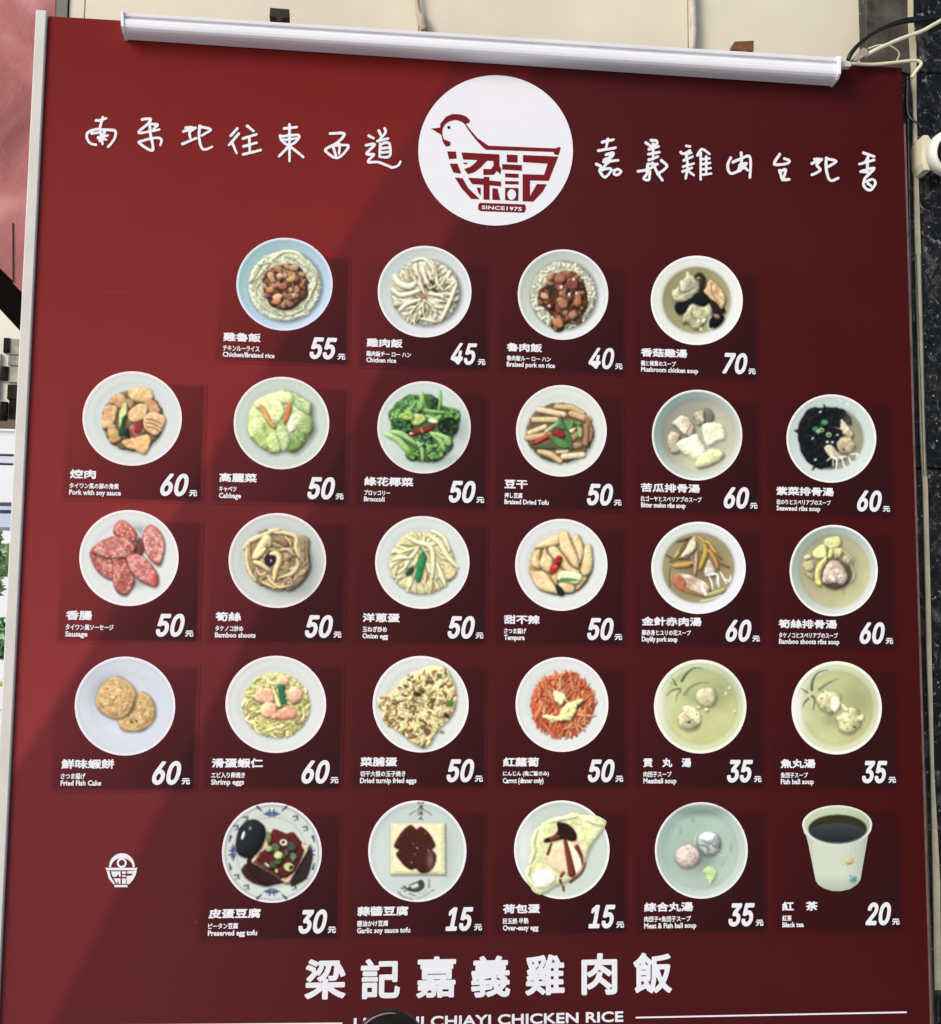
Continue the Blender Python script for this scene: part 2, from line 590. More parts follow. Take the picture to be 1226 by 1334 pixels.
        c = c*(amb+dif*l/0.64*0.8)[..., None]*(1+tex*2*(fbm(X, Y, 24, s.seed)-0.5))[..., None]
        if edge: c = c*(1-edge*np.exp(-(sd/(s.k*1.1))**2))[..., None]
        s.put(sl, m, c, part)
    def flat(s, P, col, part=None, smooth=False, al=1.0, soft=0.8):
        P = np.asarray(P, float)
        if smooth: P = catmull(P, 5)
        sl = s.win(P, 14)
        sd = sd_poly(s.X[sl], s.Y[sl], P)
        s.put(sl, np.clip(sd/(s.k*soft)+0.5, 0, 1)*al, np.array(col)/255.*np.ones(sd.shape+(3,)), part)
    def mark(s, P, w, col, al=1.0, end=None, part=None, soft=0.8, taper=0.0):
        P = np.asarray(P, float)
        if len(P) > 2: P = catmull(P, 5, False)
        u = np.linspace(0, 1, len(P))
        W = w*(1-taper*np.abs(2*u-1)**2)
        if end is not None: W = w+(end-w)*u
        sl = s.win(P, w+12+s.k*soft)
        sd = sd_line(s.X[sl], s.Y[sl], P, W)[0]
        s.put(sl, np.clip(sd/(s.k*soft)+0.5, 0, 1)*al, np.array(col)/255.*np.ones(sd.shape+(3,)), part)
    def dark(s, x, y, rx, ry, amt, col=None):
        g = np.exp(-(((s.X-x)/rx)**2+((s.Y-y)/ry)**2))[..., None]*amt
        if col is None: s.rgb = s.rgb*(1-g)
        else: s.rgb = s.rgb*(1-g)+np.array(col)/255.*g
    def scatter(s, n, poly=None, cen=None, rad=None, seed=0):
        R = np.random.RandomState(seed+17); out = []
        if poly is not None:
            P = np.asarray(poly, float)
            while len(out) < n:
                p = P.min(0)+R.rand(2)*(P.max(0)-P.min(0))
                if sd_poly(np.array([p[0]]), np.array([p[1]]), P)[0] > 0: out.append(p)
        else:
            for i in range(n):
                a = R.rand()*2*np.pi; r = math.sqrt(R.rand())
                out.append((cen[0]+rad[0]*r*math.cos(a), cen[1]+rad[1]*r*math.sin(a)))
        return out, R
    def build(s, origin, parent, depth=0.0009):
        X, Y, cells = snap_grid(s.xs, s.xs, s.sil)
        fd = (s.pid > 0)
        nz = 0.55*vn(s.X, s.Y, 13, s.seed)+0.45*vn(s.X, s.Y, 30, s.seed+5)-0.5
        s.rgb = s.rgb*(1+np.where(fd, 0.13, 0.012)*nz)[..., None]
        for _ in range(2):
            b = s.rgb.copy(); g = s.rgb
            b[1:-1, 1:-1] = 0.36*g[1:-1, 1:-1]+0.12*(g[:-2, 1:-1]+g[2:, 1:-1]+g[1:-1, :-2]+g[1:-1, 2:])+0.04*(g[:-2, :-2]+g[2:, 2:]+g[2:, :-2]+g[:-2, 2:])
            s.rgb = b
        gr = s.rgb.mean(2, keepdims=True)
        k = np.where(fd, 1.0, 0.0)[..., None]
        s.rgb = s.rgb+k*(0.14*(gr-s.rgb)+0.12*(s.rgb-0.42))
        s.rgb = s.rgb*1.035+k*0.02
        pc = s.pid[:-1, :-1]
        px = lambda a, b: (origin[0]+a*140/1226, origin[1]+b*140/1226)
        for i, nm in enumerate(s.names):
            m = cells & (pc == i)
            if m.sum() < 4: continue
            link(nm, board_grid_mesh(X, Y, m, px, depth, s.rgb), MAT_PHOTO, parent)

def jit(R, c, a=14):
    k = (R.rand()-0.5)*2*a
    return (min(max(c[0]+k+R.rand()*4, 0), 255), min(max(c[1]+k+R.rand()*4, 0), 255), min(max(c[2]+k*0.8, 0), 255))

def noodle_bed(d, cen, rad, n, L, w, cols, seed, part, swirl=0.5, amt=14):
    pts, R = d.scatter(n, cen=cen, rad=rad, seed=seed)
    for (x, y) in pts:
        a0 = math.atan2(y-cen[1], x-cen[0])+math.pi/2
        a = a0*swirl+R.rand()*math.pi*(1-swirl)*2
        l = L*(0.5+R.rand()*0.8)
        b = (R.rand()-0.5)*l*0.5
        dx, dy = math.cos(a), math.sin(a)
        P = [(x-dx*l/2, y-dy*l/2), (x-dy*b, y+dx*b), (x+dx*l/2, y+dy*l/2)]
        P = [(cen[0]+(p[0]-cen[0])*k, cen[1]+(p[1]-cen[1])*k) for p in P
             for k in [min(1, 1.04/max(1e-3, math.hypot((p[0]-cen[0])/rad[0], (p[1]-cen[1])/rad[1])))]]
        d.line(P, w*(0.7+R.rand()*0.6), jit(R, cols[R.randint(len(cols))], amt), part=part, sh=0.27)

def chunks(d, pts, R, r, cols, part=None, jag=0.25, **kw):
    for (x, y) in pts:
        d.ell(x, y, r*(0.7+R.rand()*0.6), r*(0.6+R.rand()*0.5), R.rand()*180, jit(R, cols[R.randint(len(cols))], 16), n=7, jag=jag, part=part, **kw)

# ---- row 1
def dish_braised_rice():
    d = Dish(1)
    d.plate((70, 1168, 88, 1146), rim=(222, 226, 240), kind='bowl', wall=(150, 182, 182), wall2=(204, 222, 240), name='bowl')
    p = d.part('rice'); q = d.part('braised_meat')
    d.ell(620, 640, 415, 400, 0, (206, 212, 186), part=p, sh=0.45, so=(18, 10), sb=60, w=40, wob=10)
    pts, R = d.scatter(260, cen=(620, 640), rad=(375, 365), seed=2)
    for x, y in pts: d.ell(x, y, 24, 12, R.rand()*180, jit(R, (216, 220, 186), 20), n=6, part=p, w=12, sh=0.25, so=(3, 4), sb=10)
    noodle_bed(d, (620, 640), (405, 385), 150, 90, 9, [(232, 230, 196), (214, 218, 178), (198, 202, 160), (240, 238, 210)], 7, p, 0.75, 16)
    for P, w in [([(215, 590), (300, 540), (400, 420), (480, 330)], 30), ([(490, 330), (600, 250), (760, 260), (860, 350)], 20),
                 ([(620, 300), (740, 330), (850, 400), (960, 440), (1000, 540)], 14), ([(380, 340), (300, 470), (230, 580)], 26),
                 ([(900, 430), (975, 520), (960, 640), (900, 760), (830, 900)], 17), ([(340, 580), (310, 680), (390, 800), (510, 890), (640, 900)], 17),
                 ([(300, 640), (290, 760), (400, 880), (520, 960)], 14), ([(760, 280), (870, 380), (950, 480), (980, 620)], 10),
                 ([(450, 860), (560, 950), (700, 960), (860, 880)], 12)]:
        d.line(P, w, (226, 222, 178), part=p, so=(5, 8))
    noodle_bed(d, (620, 640), (390, 370), 40, 130, 8, [(224, 222, 182), (206, 210, 170)], 3, p, 0.85)
    d.ell(628, 640, 268, 262, 0, (92, 52, 34), jag=0.08, n=14, part=q, sh=0.5, so=(6, 8), w=40, wob=14)
    pts, R = d.scatter(92, cen=(628, 636), rad=(245, 240), seed=4)
    chunks(d, pts, R, 38, [(140, 94, 70), (166, 120, 90), (112, 72, 54), (188, 150, 116)], q, w=24, spec=0.3, sh=0.4, so=(5, 8), sb=16)
    for x, y, c in [(690, 560, (196, 150, 92)), (450, 680, (196, 128, 84)), (540, 760, (214, 168, 128)), (530, 815, (196, 130, 90)), (730, 430, (182, 138, 104)), (600, 640, (160, 98, 82))]:
        d.ell(x, y, 58, 36, -15, c, part=q, w=26, jag=0.15, n=8, spec=0.3)
    return d
def dish_chicken_rice():
    d = Dish(2)
    d.plate((80, 1148, 92, 1136), kind='bowl', wall=(192, 200, 192), wall2=(232, 234, 232))
    p = d.part('rice'); q = d.part('shredded_chicken')
    d.ell(630, 630, 385, 370, 0, (206, 204, 178), part=p, sh=0.5, so=(16, 6), sb=70, wob=16, w=40)
    pts, R = d.scatter(90, cen=(760, 640), rad=(240, 310), seed=2)
    for x, y in pts: d.ell(x, y, 26, 13, R.rand()*180, jit(R, (214, 218, 188), 18), n=6, part=p, w=12, sh=0.3, so=(3, 4), sb=10)
    R = np.random.RandomState(9)
    for i in range(230):
        a = R.rand()*2*math.pi; r = 120+R.rand()*240
        x, y = 615+math.cos(a)*r, 620+math.sin(a)*r*0.95
        t = math.atan2(y-660, x-620)+(R.rand()-0.5)*1.1
        l = 55+R.rand()*75
        P = [(x-math.cos(t)*l, y-math.sin(t)*l), (x+(R.rand()-.5)*30, y+(R.rand()-.5)*30), (x+math.cos(t)*l*0.8, y+math.sin(t)*l*0.8)]
        P = [(620+(a_-620)*k, 625+(b_-625)*k) for a_, b_ in P for k in [min(1, 385/max(1, math.hypot(a_-620, b_-625)))]]
        d.line(P, 8+R.rand()*13, jit(R, [(228, 218, 182), (238, 230, 200), (206, 192, 150)][R.randint(3)], 12), part=q, sh=0.4, so=(6, 9), sb=16)
    for P, w in [([(270, 430), (330, 520), (440, 560), (500, 520)], 40), ([(240, 580), (330, 650), (440, 640), (560, 600)], 30),
                 ([(330, 830), (420, 750), (560, 710)], 28), ([(520, 240), (520, 360), (560, 500), (620, 650)], 22),
                 ([(590, 330), (620, 450), (660, 540)], 26), ([(690, 260), (740, 380), (760, 520), (830, 600)], 20),
                 ([(810, 930), (870, 800), (930, 660), (980, 520)], 24), ([(620, 720), (700, 780), (760, 900)], 12),
                 ([(560, 740), (480, 820), (450, 900)], 12), ([(600, 720), (600, 850), (640, 960)], 10), ([(660, 640), (800, 660), (820, 690)], 22),
                 ([(470, 270), (600, 240), (700, 330), (720, 420)], 20), ([(560, 920), (650, 940), (750, 960)], 16)]:
        d.line(P, w, (236, 228, 196), part=q, sh=0.45, so=(7, 10), sb=18)
    for x, y, r, c in [(600, 670, 50, (176, 120, 84)), (690, 500, 30, (84, 46, 34)), (720, 590, 34, (92, 56, 40)), (650, 440, 22, (190, 110, 90)), (610, 540, 22, (140, 80, 56)), (525, 450, 20, (110, 80, 54)), (650, 590, 18, (72, 80, 70))]:
        d.ell(x, y, r, r*0.5, 30+x % 60, c, part=q, w=16, jag=0.3, n=8, sh=0.2)
    return d
def dish_pork_rice():
    d = Dish(3)
    d.plate((100, 1132, 98, 1128), kind='bowl', wall=(178, 186, 172), wall2=(236, 238, 234))
    p = d.part('rice'); q = d.part('braised_pork')
    d.ell(620, 620, 375, 385, 0, (160, 164, 140), part=p, sh=0.45, so=(12, 8), sb=60, wob=18, w=40)
    pts, R = d.scatter(420, cen=(620, 622), rad=(365, 375), seed=2)
    for x, y in pts: d.ell(x, y, 27, 13, R.rand()*180, jit(R, (228, 228, 198), 18), n=6, part=p, w=12, sh=0.28, so=(3, 5), sb=10)
    P = [(470, 380), (640, 370), (750, 380), (850, 480), (890, 640), (880, 780), (760, 930), (640, 950), (580, 1010), (520, 1020), (470, 940), (520, 840), (420, 780), (340, 680), (350, 560), (430, 500)]
    d.blob(P, (84, 48, 34), part=q, wob=14, w=36, sh=0.4)
    pts, R = d.scatter(95, poly=P, seed=5)
    chunks(d, pts, R, 40, [(126, 72, 54), (150, 90, 68), (100, 56, 42), (168, 116, 84), (140, 100, 78)], q, w=22, spec=0.4, sh=0.45, so=(5, 8), sb=16)
    for x, y, rx, ry, a, c in [(720, 490, 76, 66, 0, (130, 70, 58)), (580, 430, 66, 56, 0, (156, 96, 78)), (470, 410, 40, 40, 0, (176, 132, 92)), (410, 630, 56, 36, 20, (200, 150, 110)),
                               (620, 720, 56, 56, 40, (150, 104, 88)), (780, 700, 50, 50, 0, (164, 110, 76)), (560, 940, 62, 56, 20, (176, 118, 78)), (730, 850, 50, 44, 0, (160, 120, 88)), (470, 730, 44, 50, 0, (88, 50, 38))]:
        d.ell(x, y, rx, ry, a, c, part=q, w=30, jag=0.12, n=8, spec=0.35)
    d.flat([(430, 490), (520, 520), (510, 590), (460, 600), (430, 560)], (46, 52, 42), q, al=0.8)
    for x, y in [(740, 440), (690, 610), (600, 530), (460, 745), (770, 600)]: d.ell(x, y, 15, 20, 10, (236, 214, 204), part=q, sh=0, edge=0)
    return d
def dish_mushroom_soup():
    d = Dish(4)
    d.plate((94, 1142, 108, 1126), rim=(248, 246, 240), kind='bowl', wall=(226, 230, 214), wall2=(246, 246, 238), soup=(150, 142, 104), soup2=(196, 190, 140), r_in=0.745)
    d.dark(620, 640, 260, 260, 0.35)
    b = [d.part('mushroom') for _ in range(4)]; q = [d.part('chicken_piece') for _ in range(3)]
    d.blob([(590, 340), (650, 295), (710, 350), (715, 430), (690, 520), (640, 510), (650, 400)], (54, 48, 36), part=b[0], w=30)
    d.ell(640, 365, 20, 16, 0, (180, 160, 130), part=b[0], sh=0)
    d.blob([(370, 660), (520, 620), (640, 540), (760, 580), (720, 690), (560, 670), (480, 760), (400, 770)], (26, 28, 32), part=b[1], w=40, tex=0.05)
    d.blob([(740, 600), (920, 700), (930, 760), (800, 760)], (48, 34, 26), part=b[2], w=30)
    d.blob([(760, 880), (800, 800), (880, 770), (930, 810), (900, 880), (830, 930), (770, 930)], (24, 24, 26), part=b[3], w=30)
    d.ell(845, 800, 40, 26, 20, (150, 120, 104), part=b[3], sh=0, w=20)
    d.blob([(330, 520), (400, 470), (430, 400), (480, 360), (500, 290), (550, 300), (600, 370), (650, 440), (640, 520), (560, 590), (430, 640), (350, 610)], (196, 188, 150), part=q[0], w=60, col2=(150, 146, 120), wob=6)
    d.line([(430, 430), (420, 500), (480, 520), (600, 470)], 7, (120, 116, 92), part=q[0], sh=0)
    d.line([(430, 560), (560, 530), (630, 460)], 7, (222, 216, 180), part=q[0], sh=0)
    d.blob([(775, 380), (860, 440), (930, 540), (950, 620), (905, 715), (840, 650), (750, 590), (700, 520), (720, 470)], (212, 190, 146), part=q[1], w=50, col2=(190, 150, 104), wob=5)
    d.line([(780, 400), (790, 520), (850, 630)], 8, (176, 140, 100), part=q[1], sh=0)
    d.line([(850, 600), (900, 560), (930, 600)], 8, (236, 216, 180), part=q[1], sh=0)
    d.blob([(450, 820), (520, 700), (580, 650), (700, 690), (760, 650), (800, 740), (780, 820), (700, 870), (660, 940), (580, 940), (520, 880), (460, 880)], (190, 184, 144), part=q[2], w=60, col2=(160, 156, 120), wob=8)
    d.line([(570, 690), (560, 790), (640, 850)], 8, (140, 134, 100), part=q[2], sh=0)
    d.ell(660, 600, 92, 76, 10, (30, 32, 36), part=b[1], w=50, tex=0.04)
    for x, y in [(670, 950), (640, 860), (700, 850)]: d.ell(x, y, 20, 24, 0, (236, 230, 190), part=q[2], sh=0, jag=0.3)
    d.mark([(780, 800), (740, 870), (760, 940), (800, 935)], 6, (226, 226, 210))
    return d
# ---- row 2
def dish_pork():
    d = Dish(5)
    d.plate((50, 1182, 78, 1154), rim=(246, 232, 230), well=(218, 222, 218))
    d.dark(620, 640, 380, 380, 0.16, (190, 176, 130))
    d.ell(625, 640, 350, 350, 0, (120, 100, 70), sh=0.25, sb=50, w=60, wob=20, part=d.part('sauce'))
    T = (212, 172, 120)
    for P, c, c2 in [([(580, 280), (790, 265), (860, 370), (780, 430), (650, 420), (580, 370)], (208, 168, 110), (226, 196, 140)),
                     ([(760, 380), (880, 420), (940, 540), (860, 560), (770, 500)], (190, 138, 94), (206, 160, 112)),
                     ([(360, 430), (430, 330), (520, 350), (550, 440), (480, 500), (400, 450)], (198, 146, 100), (214, 176, 126)),
                     ([(290, 560), (330, 460), (440, 480), (430, 600), (400, 680), (290, 740), (270, 660)], (204, 152, 106), (226, 186, 130)),
                     ([(340, 720), (410, 680), (460, 770), (500, 830), (440, 890), (360, 880)], (206, 172, 116), (190, 148, 98)),
                     ([(540, 400), (620, 400), (640, 460), (580, 500)], (188, 144, 100), None),
                     ([(560, 560), (640, 480), (730, 445), (790, 480), (780, 560), (720, 640), (600, 650)], (222, 178, 124), (232, 200, 150)),
                     ([(750, 600), (850, 540), (990, 600), (970, 720), (890, 810), (760, 740)], (214, 166, 118), (228, 190, 146)),
                     ([(600, 700), (700, 690), (760, 760), (700, 810), (620, 790)], (196, 150, 112), None),
                     ([(500, 880), (640, 830), (790, 800), (830, 880), (760, 1020), (640, 970), (540, 940)], (216, 160, 108), (230, 186, 126))]:
        d.blob(P, c, part=d.part('pork_piece'), w=34, col2=c2, wob=6, spec=0.12, amb=0.7, dif=0.42)
    for a in (0, 45, 90): d.line([(770, 620+a), (850, 630+a), (950, 680+a)], 9, (176, 124, 84), sh=0, part=len(d.names)-3)
    g = d.part('scallion')
    d.blob([(545, 430), (560, 540), (510, 640), (480, 740), (465, 620), (480, 520)], (206, 206, 140), part=g, w=20)
    d.blob([(550, 580), (530, 680), (520, 800), (460, 800), (490, 680), (510, 600)], (38, 84, 52), part=g, w=20)
    d.blob([(530, 800), (560, 720), (590, 820), (560, 830)], (30, 44, 48), part=g, w=14)
    r = d.part('chilli')
    d.blob([(640, 650), (720, 660), (720, 760), (660, 780), (630, 720)], (150, 54, 52), part=r, w=18)
    d.line([(650, 700), (620, 760), (640, 830)], 20, (196, 60, 60), part=r)
    d.mark([(650, 715), (630, 765), (650, 820)], 5, (228, 130, 120))
    return d
def dish_cabbage():
    d = Dish(6)
    d.plate((66, 1156, 88, 1142), rim=(240, 230, 226), well=(204, 212, 200))
    q = d.part('cabbage')
    B = [(370, 330), (600, 240), (730, 260), (860, 340), (950, 400), (960, 560), (980, 680), (900, 820), (760, 950), (640, 930), (510, 960), (400, 910), (270, 800), (220, 660), (270, 430)]
    d.blob(B, (196, 210, 146), part=q, w=120, sh=0.35, so=(26, 22), sb=60, wob=12, col2=(170, 192, 112), tex=0.16, ns=90)
    R = np.random.RandomState(4)
    leaves = [([(300, 380), (500, 290), (640, 300), (620, 420), (480, 470), (340, 460)], (212, 220, 150)),
              ([(380, 400), (600, 360), (650, 500), (560, 620), (440, 600)], (218, 224, 156)),
              ([(720, 280), (850, 380), (940, 420), (930, 520), (820, 470), (730, 380)], (176, 196, 136)),
              ([(230, 640), (330, 560), (420, 640), (380, 760), (260, 780)], (204, 216, 150)),
              ([(300, 700), (420, 700), (480, 820), (430, 920), (320, 840)], (168, 190, 108)),
              ([(700, 560), (780, 500), (850, 550), (820, 640), (740, 740), (680, 700)], (208, 218, 176)),
              ([(820, 560), (940, 540), (960, 700), (880, 760), (790, 680)], (150, 172, 112)),
              ([(700, 780), (860, 720), (880, 840), (760, 950), (680, 900)], (116, 148, 78)),
              ([(560, 660), (660, 660), (710, 800), (660, 930), (570, 900)], (186, 202, 142)),
              ([(430, 800), (560, 760), (600, 920), (500, 950)], (196, 212, 132)),
              ([(600, 260), (720, 280), (740, 380), (640, 400), (580, 340)], (222, 228, 160))]
    for P, c in leaves: d.blob(P, c, part=q, w=50, wob=12, wn=60, sh=0.18, so=(6, 8), sb=20, edge=0.1, tex=0.12, ns=50)
    for i in range(40):
        x, y = 300+R.rand()*600, 300+R.rand()*580
        if math.hypot(x-600, y-600) > 320: continue
        a = R.rand()*3.1; l = 40+R.rand()*60
        d.line([(x, y), (x+math.cos(a)*l*.5+8, y+math.sin(a)*l*.5), (x+math.cos(a)*l, y+math.sin(a)*l)], 6, jit(R, (226, 232, 176), 12), part=q, sh=0.2)
    c1 = d.part('carrot_strip'); c2 = d.part('carrot_strip')
    d.blob([(365, 395), (430, 460), (480, 560), (545, 650), (510, 670), (440, 590), (385, 490)], (222, 152, 84), part=c1, w=16)
    d.blob([(690, 385), (725, 430), (690, 560), (650, 620), (625, 600), (650, 480)], (206, 126, 70), part=c2, w=20)
    return d
def broccoli(d, x, y, r, g, part, n=26, seed=1):
    R = np.random.RandomState(seed)
    d.ell(x, y, r*1.0, r*0.9, 0, tuple(v*0.6 for v in g), part=part, w=r*0.6, jag=0.1, sh=0.4, so=(8, 14))
    for i in range(n):
        a = R.rand()*6.3; q = math.sqrt(R.rand())*r*0.85
        d.ell(x+math.cos(a)*q, y+math.sin(a)*q*0.9, r*0.22, r*0.2, 0, jit(R, tuple(v*1.18 for v in g), 26), n=7, jag=0.25, part=part, w=12, sh=0.35, so=(3, 5), sb=10, tex=0.2, ns=14)
def dish_broccoli():
    d = Dish(7)
    d.plate((84, 1150, 86, 1138), rim=(238, 226, 224), well=(208, 220, 208))
    d.dark(1010, 640, 130, 180, 0.18); d.dark(760, 980, 300, 80, 0.2)
    P = [d.part('broccoli_floret') for _ in range(7)]
    d.blob([(215, 440), (400, 255), (520, 250), (700, 240), (830, 360), (1010, 440), (1000, 640), (940, 740), (940, 840), (780, 980), (600, 1000), (420, 960), (390, 840), (260, 700), (240, 560)], (72, 104, 62), part=P[0], w=40, wob=18, tex=0.2, sh=0.35)
    broccoli(d, 450, 370, 130, (84, 128, 76), P[0], 40, 1)
    broccoli(d, 300, 480, 90, (110, 160, 84), P[1], 24, 2)
    broccoli(d, 370, 590, 110, (60, 98, 60), P[1], 30, 3)
    broccoli(d, 740, 330, 60, (54, 92, 56), P[2], 14, 4)
    broccoli(d, 740, 380, 60, (50, 84, 50), P[2], 14, 5)
    broccoli(d, 930, 470, 95, (92, 144, 72), P[3], 26, 6)
    broccoli(d, 890, 600, 110, (40, 54, 40), P[3], 34, 7)
    G = (150, 196, 110)
    for pl, w in [([(590, 220), (600, 330), (640, 430)], 34), ([(800, 190), (800, 320), (780, 420)], 18), ([(540, 300), (620, 420), (740, 480)], 16),
                  ([(330, 500), (430, 440), (520, 330)], 26), ([(560, 400), (700, 430), (860, 440)], 22), ([(640, 480), (740, 520), (810, 480)], 28), ([(850, 370), (1000, 420)], 14)]:
        d.line(pl, w, G, (130, 178, 96), part=P[4])
    d.ell(540, 520, 90, 66, 0, (176, 196, 110), part=P[4], w=30, tex=0.3, ns=22, jag=0.15)
    d.ell(430, 480, 66, 60, 0, (150, 184, 90), part=P[4], w=30, tex=0.3, ns=22, jag=0.15)
    d.ell(570, 370, 40, 50, 0, (120, 170, 84), part=P[4], w=30, tex=0.3, ns=22, jag=0.15)
    d.ell(720, 540, 60, 26, 10, (226, 230, 180), part=P[4], w=20)
    broccoli(d, 620, 760, 90, (70, 110, 72), P[5], 26, 8)
    broccoli(d, 740, 890, 110, (92, 134, 70), P[5], 30, 9)
    broccoli(d, 480, 910, 80, (110, 164, 74), P[6], 26, 10)
    for pl, w in [([(180, 690), (300, 740), (400, 840), (450, 900)], 40), ([(250, 660), (380, 700), (520, 800)], 34), ([(540, 780), (590, 860), (600, 990)], 24),
                  ([(600, 800), (560, 830)], 26), ([(690, 670), (800, 760), (850, 870)], 30), ([(740, 680), (880, 740), (920, 800)], 30), ([(650, 800), (680, 880)], 20)]:
        d.line(pl, w, (172, 208, 136), (150, 196, 104), part=P[6])
    d.ell(890, 780, 46, 50, 0, (130, 176, 90), part=P[6], w=24, tex=0.25, ns=20, jag=0.15)
    r = d.part('chilli')
    d.line([(450, 695), (540, 665), (640, 640), (730, 600)], 34, (140, 44, 38), part=r, edge=0.35)
    d.ell(470, 685, 24, 16, -20, (226, 170, 160), part=r, sh=0, edge=0)
    d.mark([(580, 630), (600, 665)], 10, (190, 140, 90), part=r)
    return d
def dish_tofu_strips():
    d = Dish(8)
    d.plate((98, 1132, 94, 1138), rim=(244, 232, 230), well=(222, 226, 216))
    d.ell(600, 640, 385, 340, 5, (110, 90, 60), part=d.part('sauce'), sh=0.35, sb=50, w=50, wob=16)
    def strip(P, w, c): d.line(P, w, c, part=d.part('tofu_strip'), amb=0.72, dif=0.36, taper=0.12, edge=0.35, tex=0.1, curve=False, sh=0.45)
    strip([(560, 340), (740, 350), (860, 420)], 36, (206, 174, 122))
    strip([(360, 375), (640, 430)], 42, (224, 200, 154))
    strip([(300, 490), (560, 490)], 40, (214, 186, 136))
    strip([(730, 420), (930, 490)], 44, (202, 168, 126))
    strip([(900, 480), (960, 620), (940, 720)], 30, (160, 122, 86))
    strip([(900, 560), (890, 760)], 40, (166, 128, 92))
    strip([(250, 640), (430, 570)], 36, (222, 196, 146))
    strip([(230, 700), (470, 660)], 44, (206, 168, 120))
    strip([(780, 660), (740, 700)], 46, (176, 140, 106))
    strip([(820, 780), (740, 790)], 44, (166, 132, 102))
    strip([(570, 860), (680, 850)], 26, (216, 196, 160))
    strip([(640, 910), (860, 890)], 42, (226, 206, 166))
    strip([(370, 850), (500, 890), (600, 960)], 40, (212, 180, 128))
    r = d.part('chilli'); g = d.part('scallion')
    d.line([(270, 800), (400, 800), (540, 810)], 24, (70, 104, 62), part=g)
    d.line([(280, 770), (420, 700), (520, 660)], 28, (168, 44, 44), part=r)
    d.mark([(320, 745), (440, 680)], 6, (220, 110, 100))
    d.ell(590, 650, 64, 40, 20, (158, 40, 42), part=r, w=24)
    d.line([(420, 640), (520, 570), (600, 520)], 24, (196, 206, 140), (120, 150, 96), part=g)
    for P, c in [([(600, 430), (630, 520), (660, 600), (600, 590), (560, 580), (590, 500)], (82, 126, 84)), ([(650, 510), (750, 500), (740, 590), (680, 600)], (96, 146, 84)),
                 ([(470, 660), (640, 720), (700, 800), (600, 810), (520, 740)], (84, 132, 70)), ([(650, 600), (720, 660), (740, 820), (690, 800), (670, 700)], (74, 116, 66)),
                 ([(700, 610), (780, 580), (740, 640)], (220, 216, 170)), ([(800, 560), (850, 580), (850, 680), (810, 680)], (150, 176, 104)), ([(760, 520), (830, 520), (820, 560)], (110, 150, 80))]:
        d.blob(P, c, part=g, w=16, sh=0.4)
    return d
def dish_melon_soup():
    d = Dish(9)
    d.plate((98, 1128, 96, 1130), rim=(242, 240, 234), kind='bowl', wall=(128, 152, 144), wall2=(228, 232, 222), soup=(150, 148, 132), soup2=(216, 214, 186), r_in=0.82, off=(20, 6))
    d.dark(880, 560, 220, 260, 0.45, (204, 204, 172)); d.dark(620, 960, 300, 90, 0.5, (214, 212, 176)); d.dark(420, 640, 220, 190, 0.18)
    m = [d.part('rib_piece') for _ in range(3)]; w = [d.part('melon_piece') for _ in range(3)]
    d.blob([(660, 330), (740, 310), (800, 380), (780, 460), (700, 470)], (124, 116, 104), part=m[2], w=40, soft=3)
    d.blob([(560, 390), (620, 345), (690, 345), (690, 470), (620, 500), (590, 440)], (204, 194, 160), part=m[2], w=30, col2=(160, 146, 116))
    d.blob([(325, 480), (420, 395), (500, 410), (570, 490), (580, 570), (520, 630), (440, 590), (380, 520)], (222, 210, 180), part=m[0], w=40, col2=(190, 170, 140), wob=6)
    d.line([(560, 480), (500, 560), (490, 620)], 8, (160, 140, 116), part=m[0], sh=0)
    d.blob([(275, 660), (320, 570), (420, 610), (390, 700), (420, 790), (340, 820), (290, 760)], (200, 188, 156), part=m[1], w=40, col2=(176, 164, 134), wob=5)
    d.blob([(670, 510), (760, 470), (900, 500), (935, 650), (850, 690), (740, 740), (690, 640)], (208, 216, 170), part=w[0], w=50, col2=(228, 230, 196), wob=8, soft=2.5, sh=0.2, edge=0.04)
    d.blob([(380, 700), (500, 640), (600, 600), (660, 680), (720, 820), (600, 900), (500, 850), (410, 780)], (208, 218, 172), part=w[1], w=70, col2=(230, 232, 202), wob=6, soft=2.5, sh=0.2, edge=0.04)
    d.blob([(600, 900), (740, 780), (860, 780), (920, 840), (840, 920), (700, 980), (610, 980)], (222, 222, 170), part=w[2], w=60, col2=(210, 216, 150), wob=8, soft=2.5)
    d.dark(560, 900, 120, 70, 0.4, (214, 216, 160))
    return d
def meatball(d, x, y, r, c, c2, name='meatball', jag=0.05, soft=0.8, dk=0.35):
    p = d.part(name)
    d.ell(x, y, r, r*0.95, 0, c, jag=jag, n=13, part=p, w=r*0.8, col2=c2, tex=0.14, ns=36, amb=0.66, dif=0.42, sh=dk, so=(6, 12), sb=40, wob=5, soft=soft)
    return p
def reflections(d, pts, w=11, c=(244, 244, 240), p=None):
    for P in pts: d.mark(P, w, c, part=p, taper=0.4)
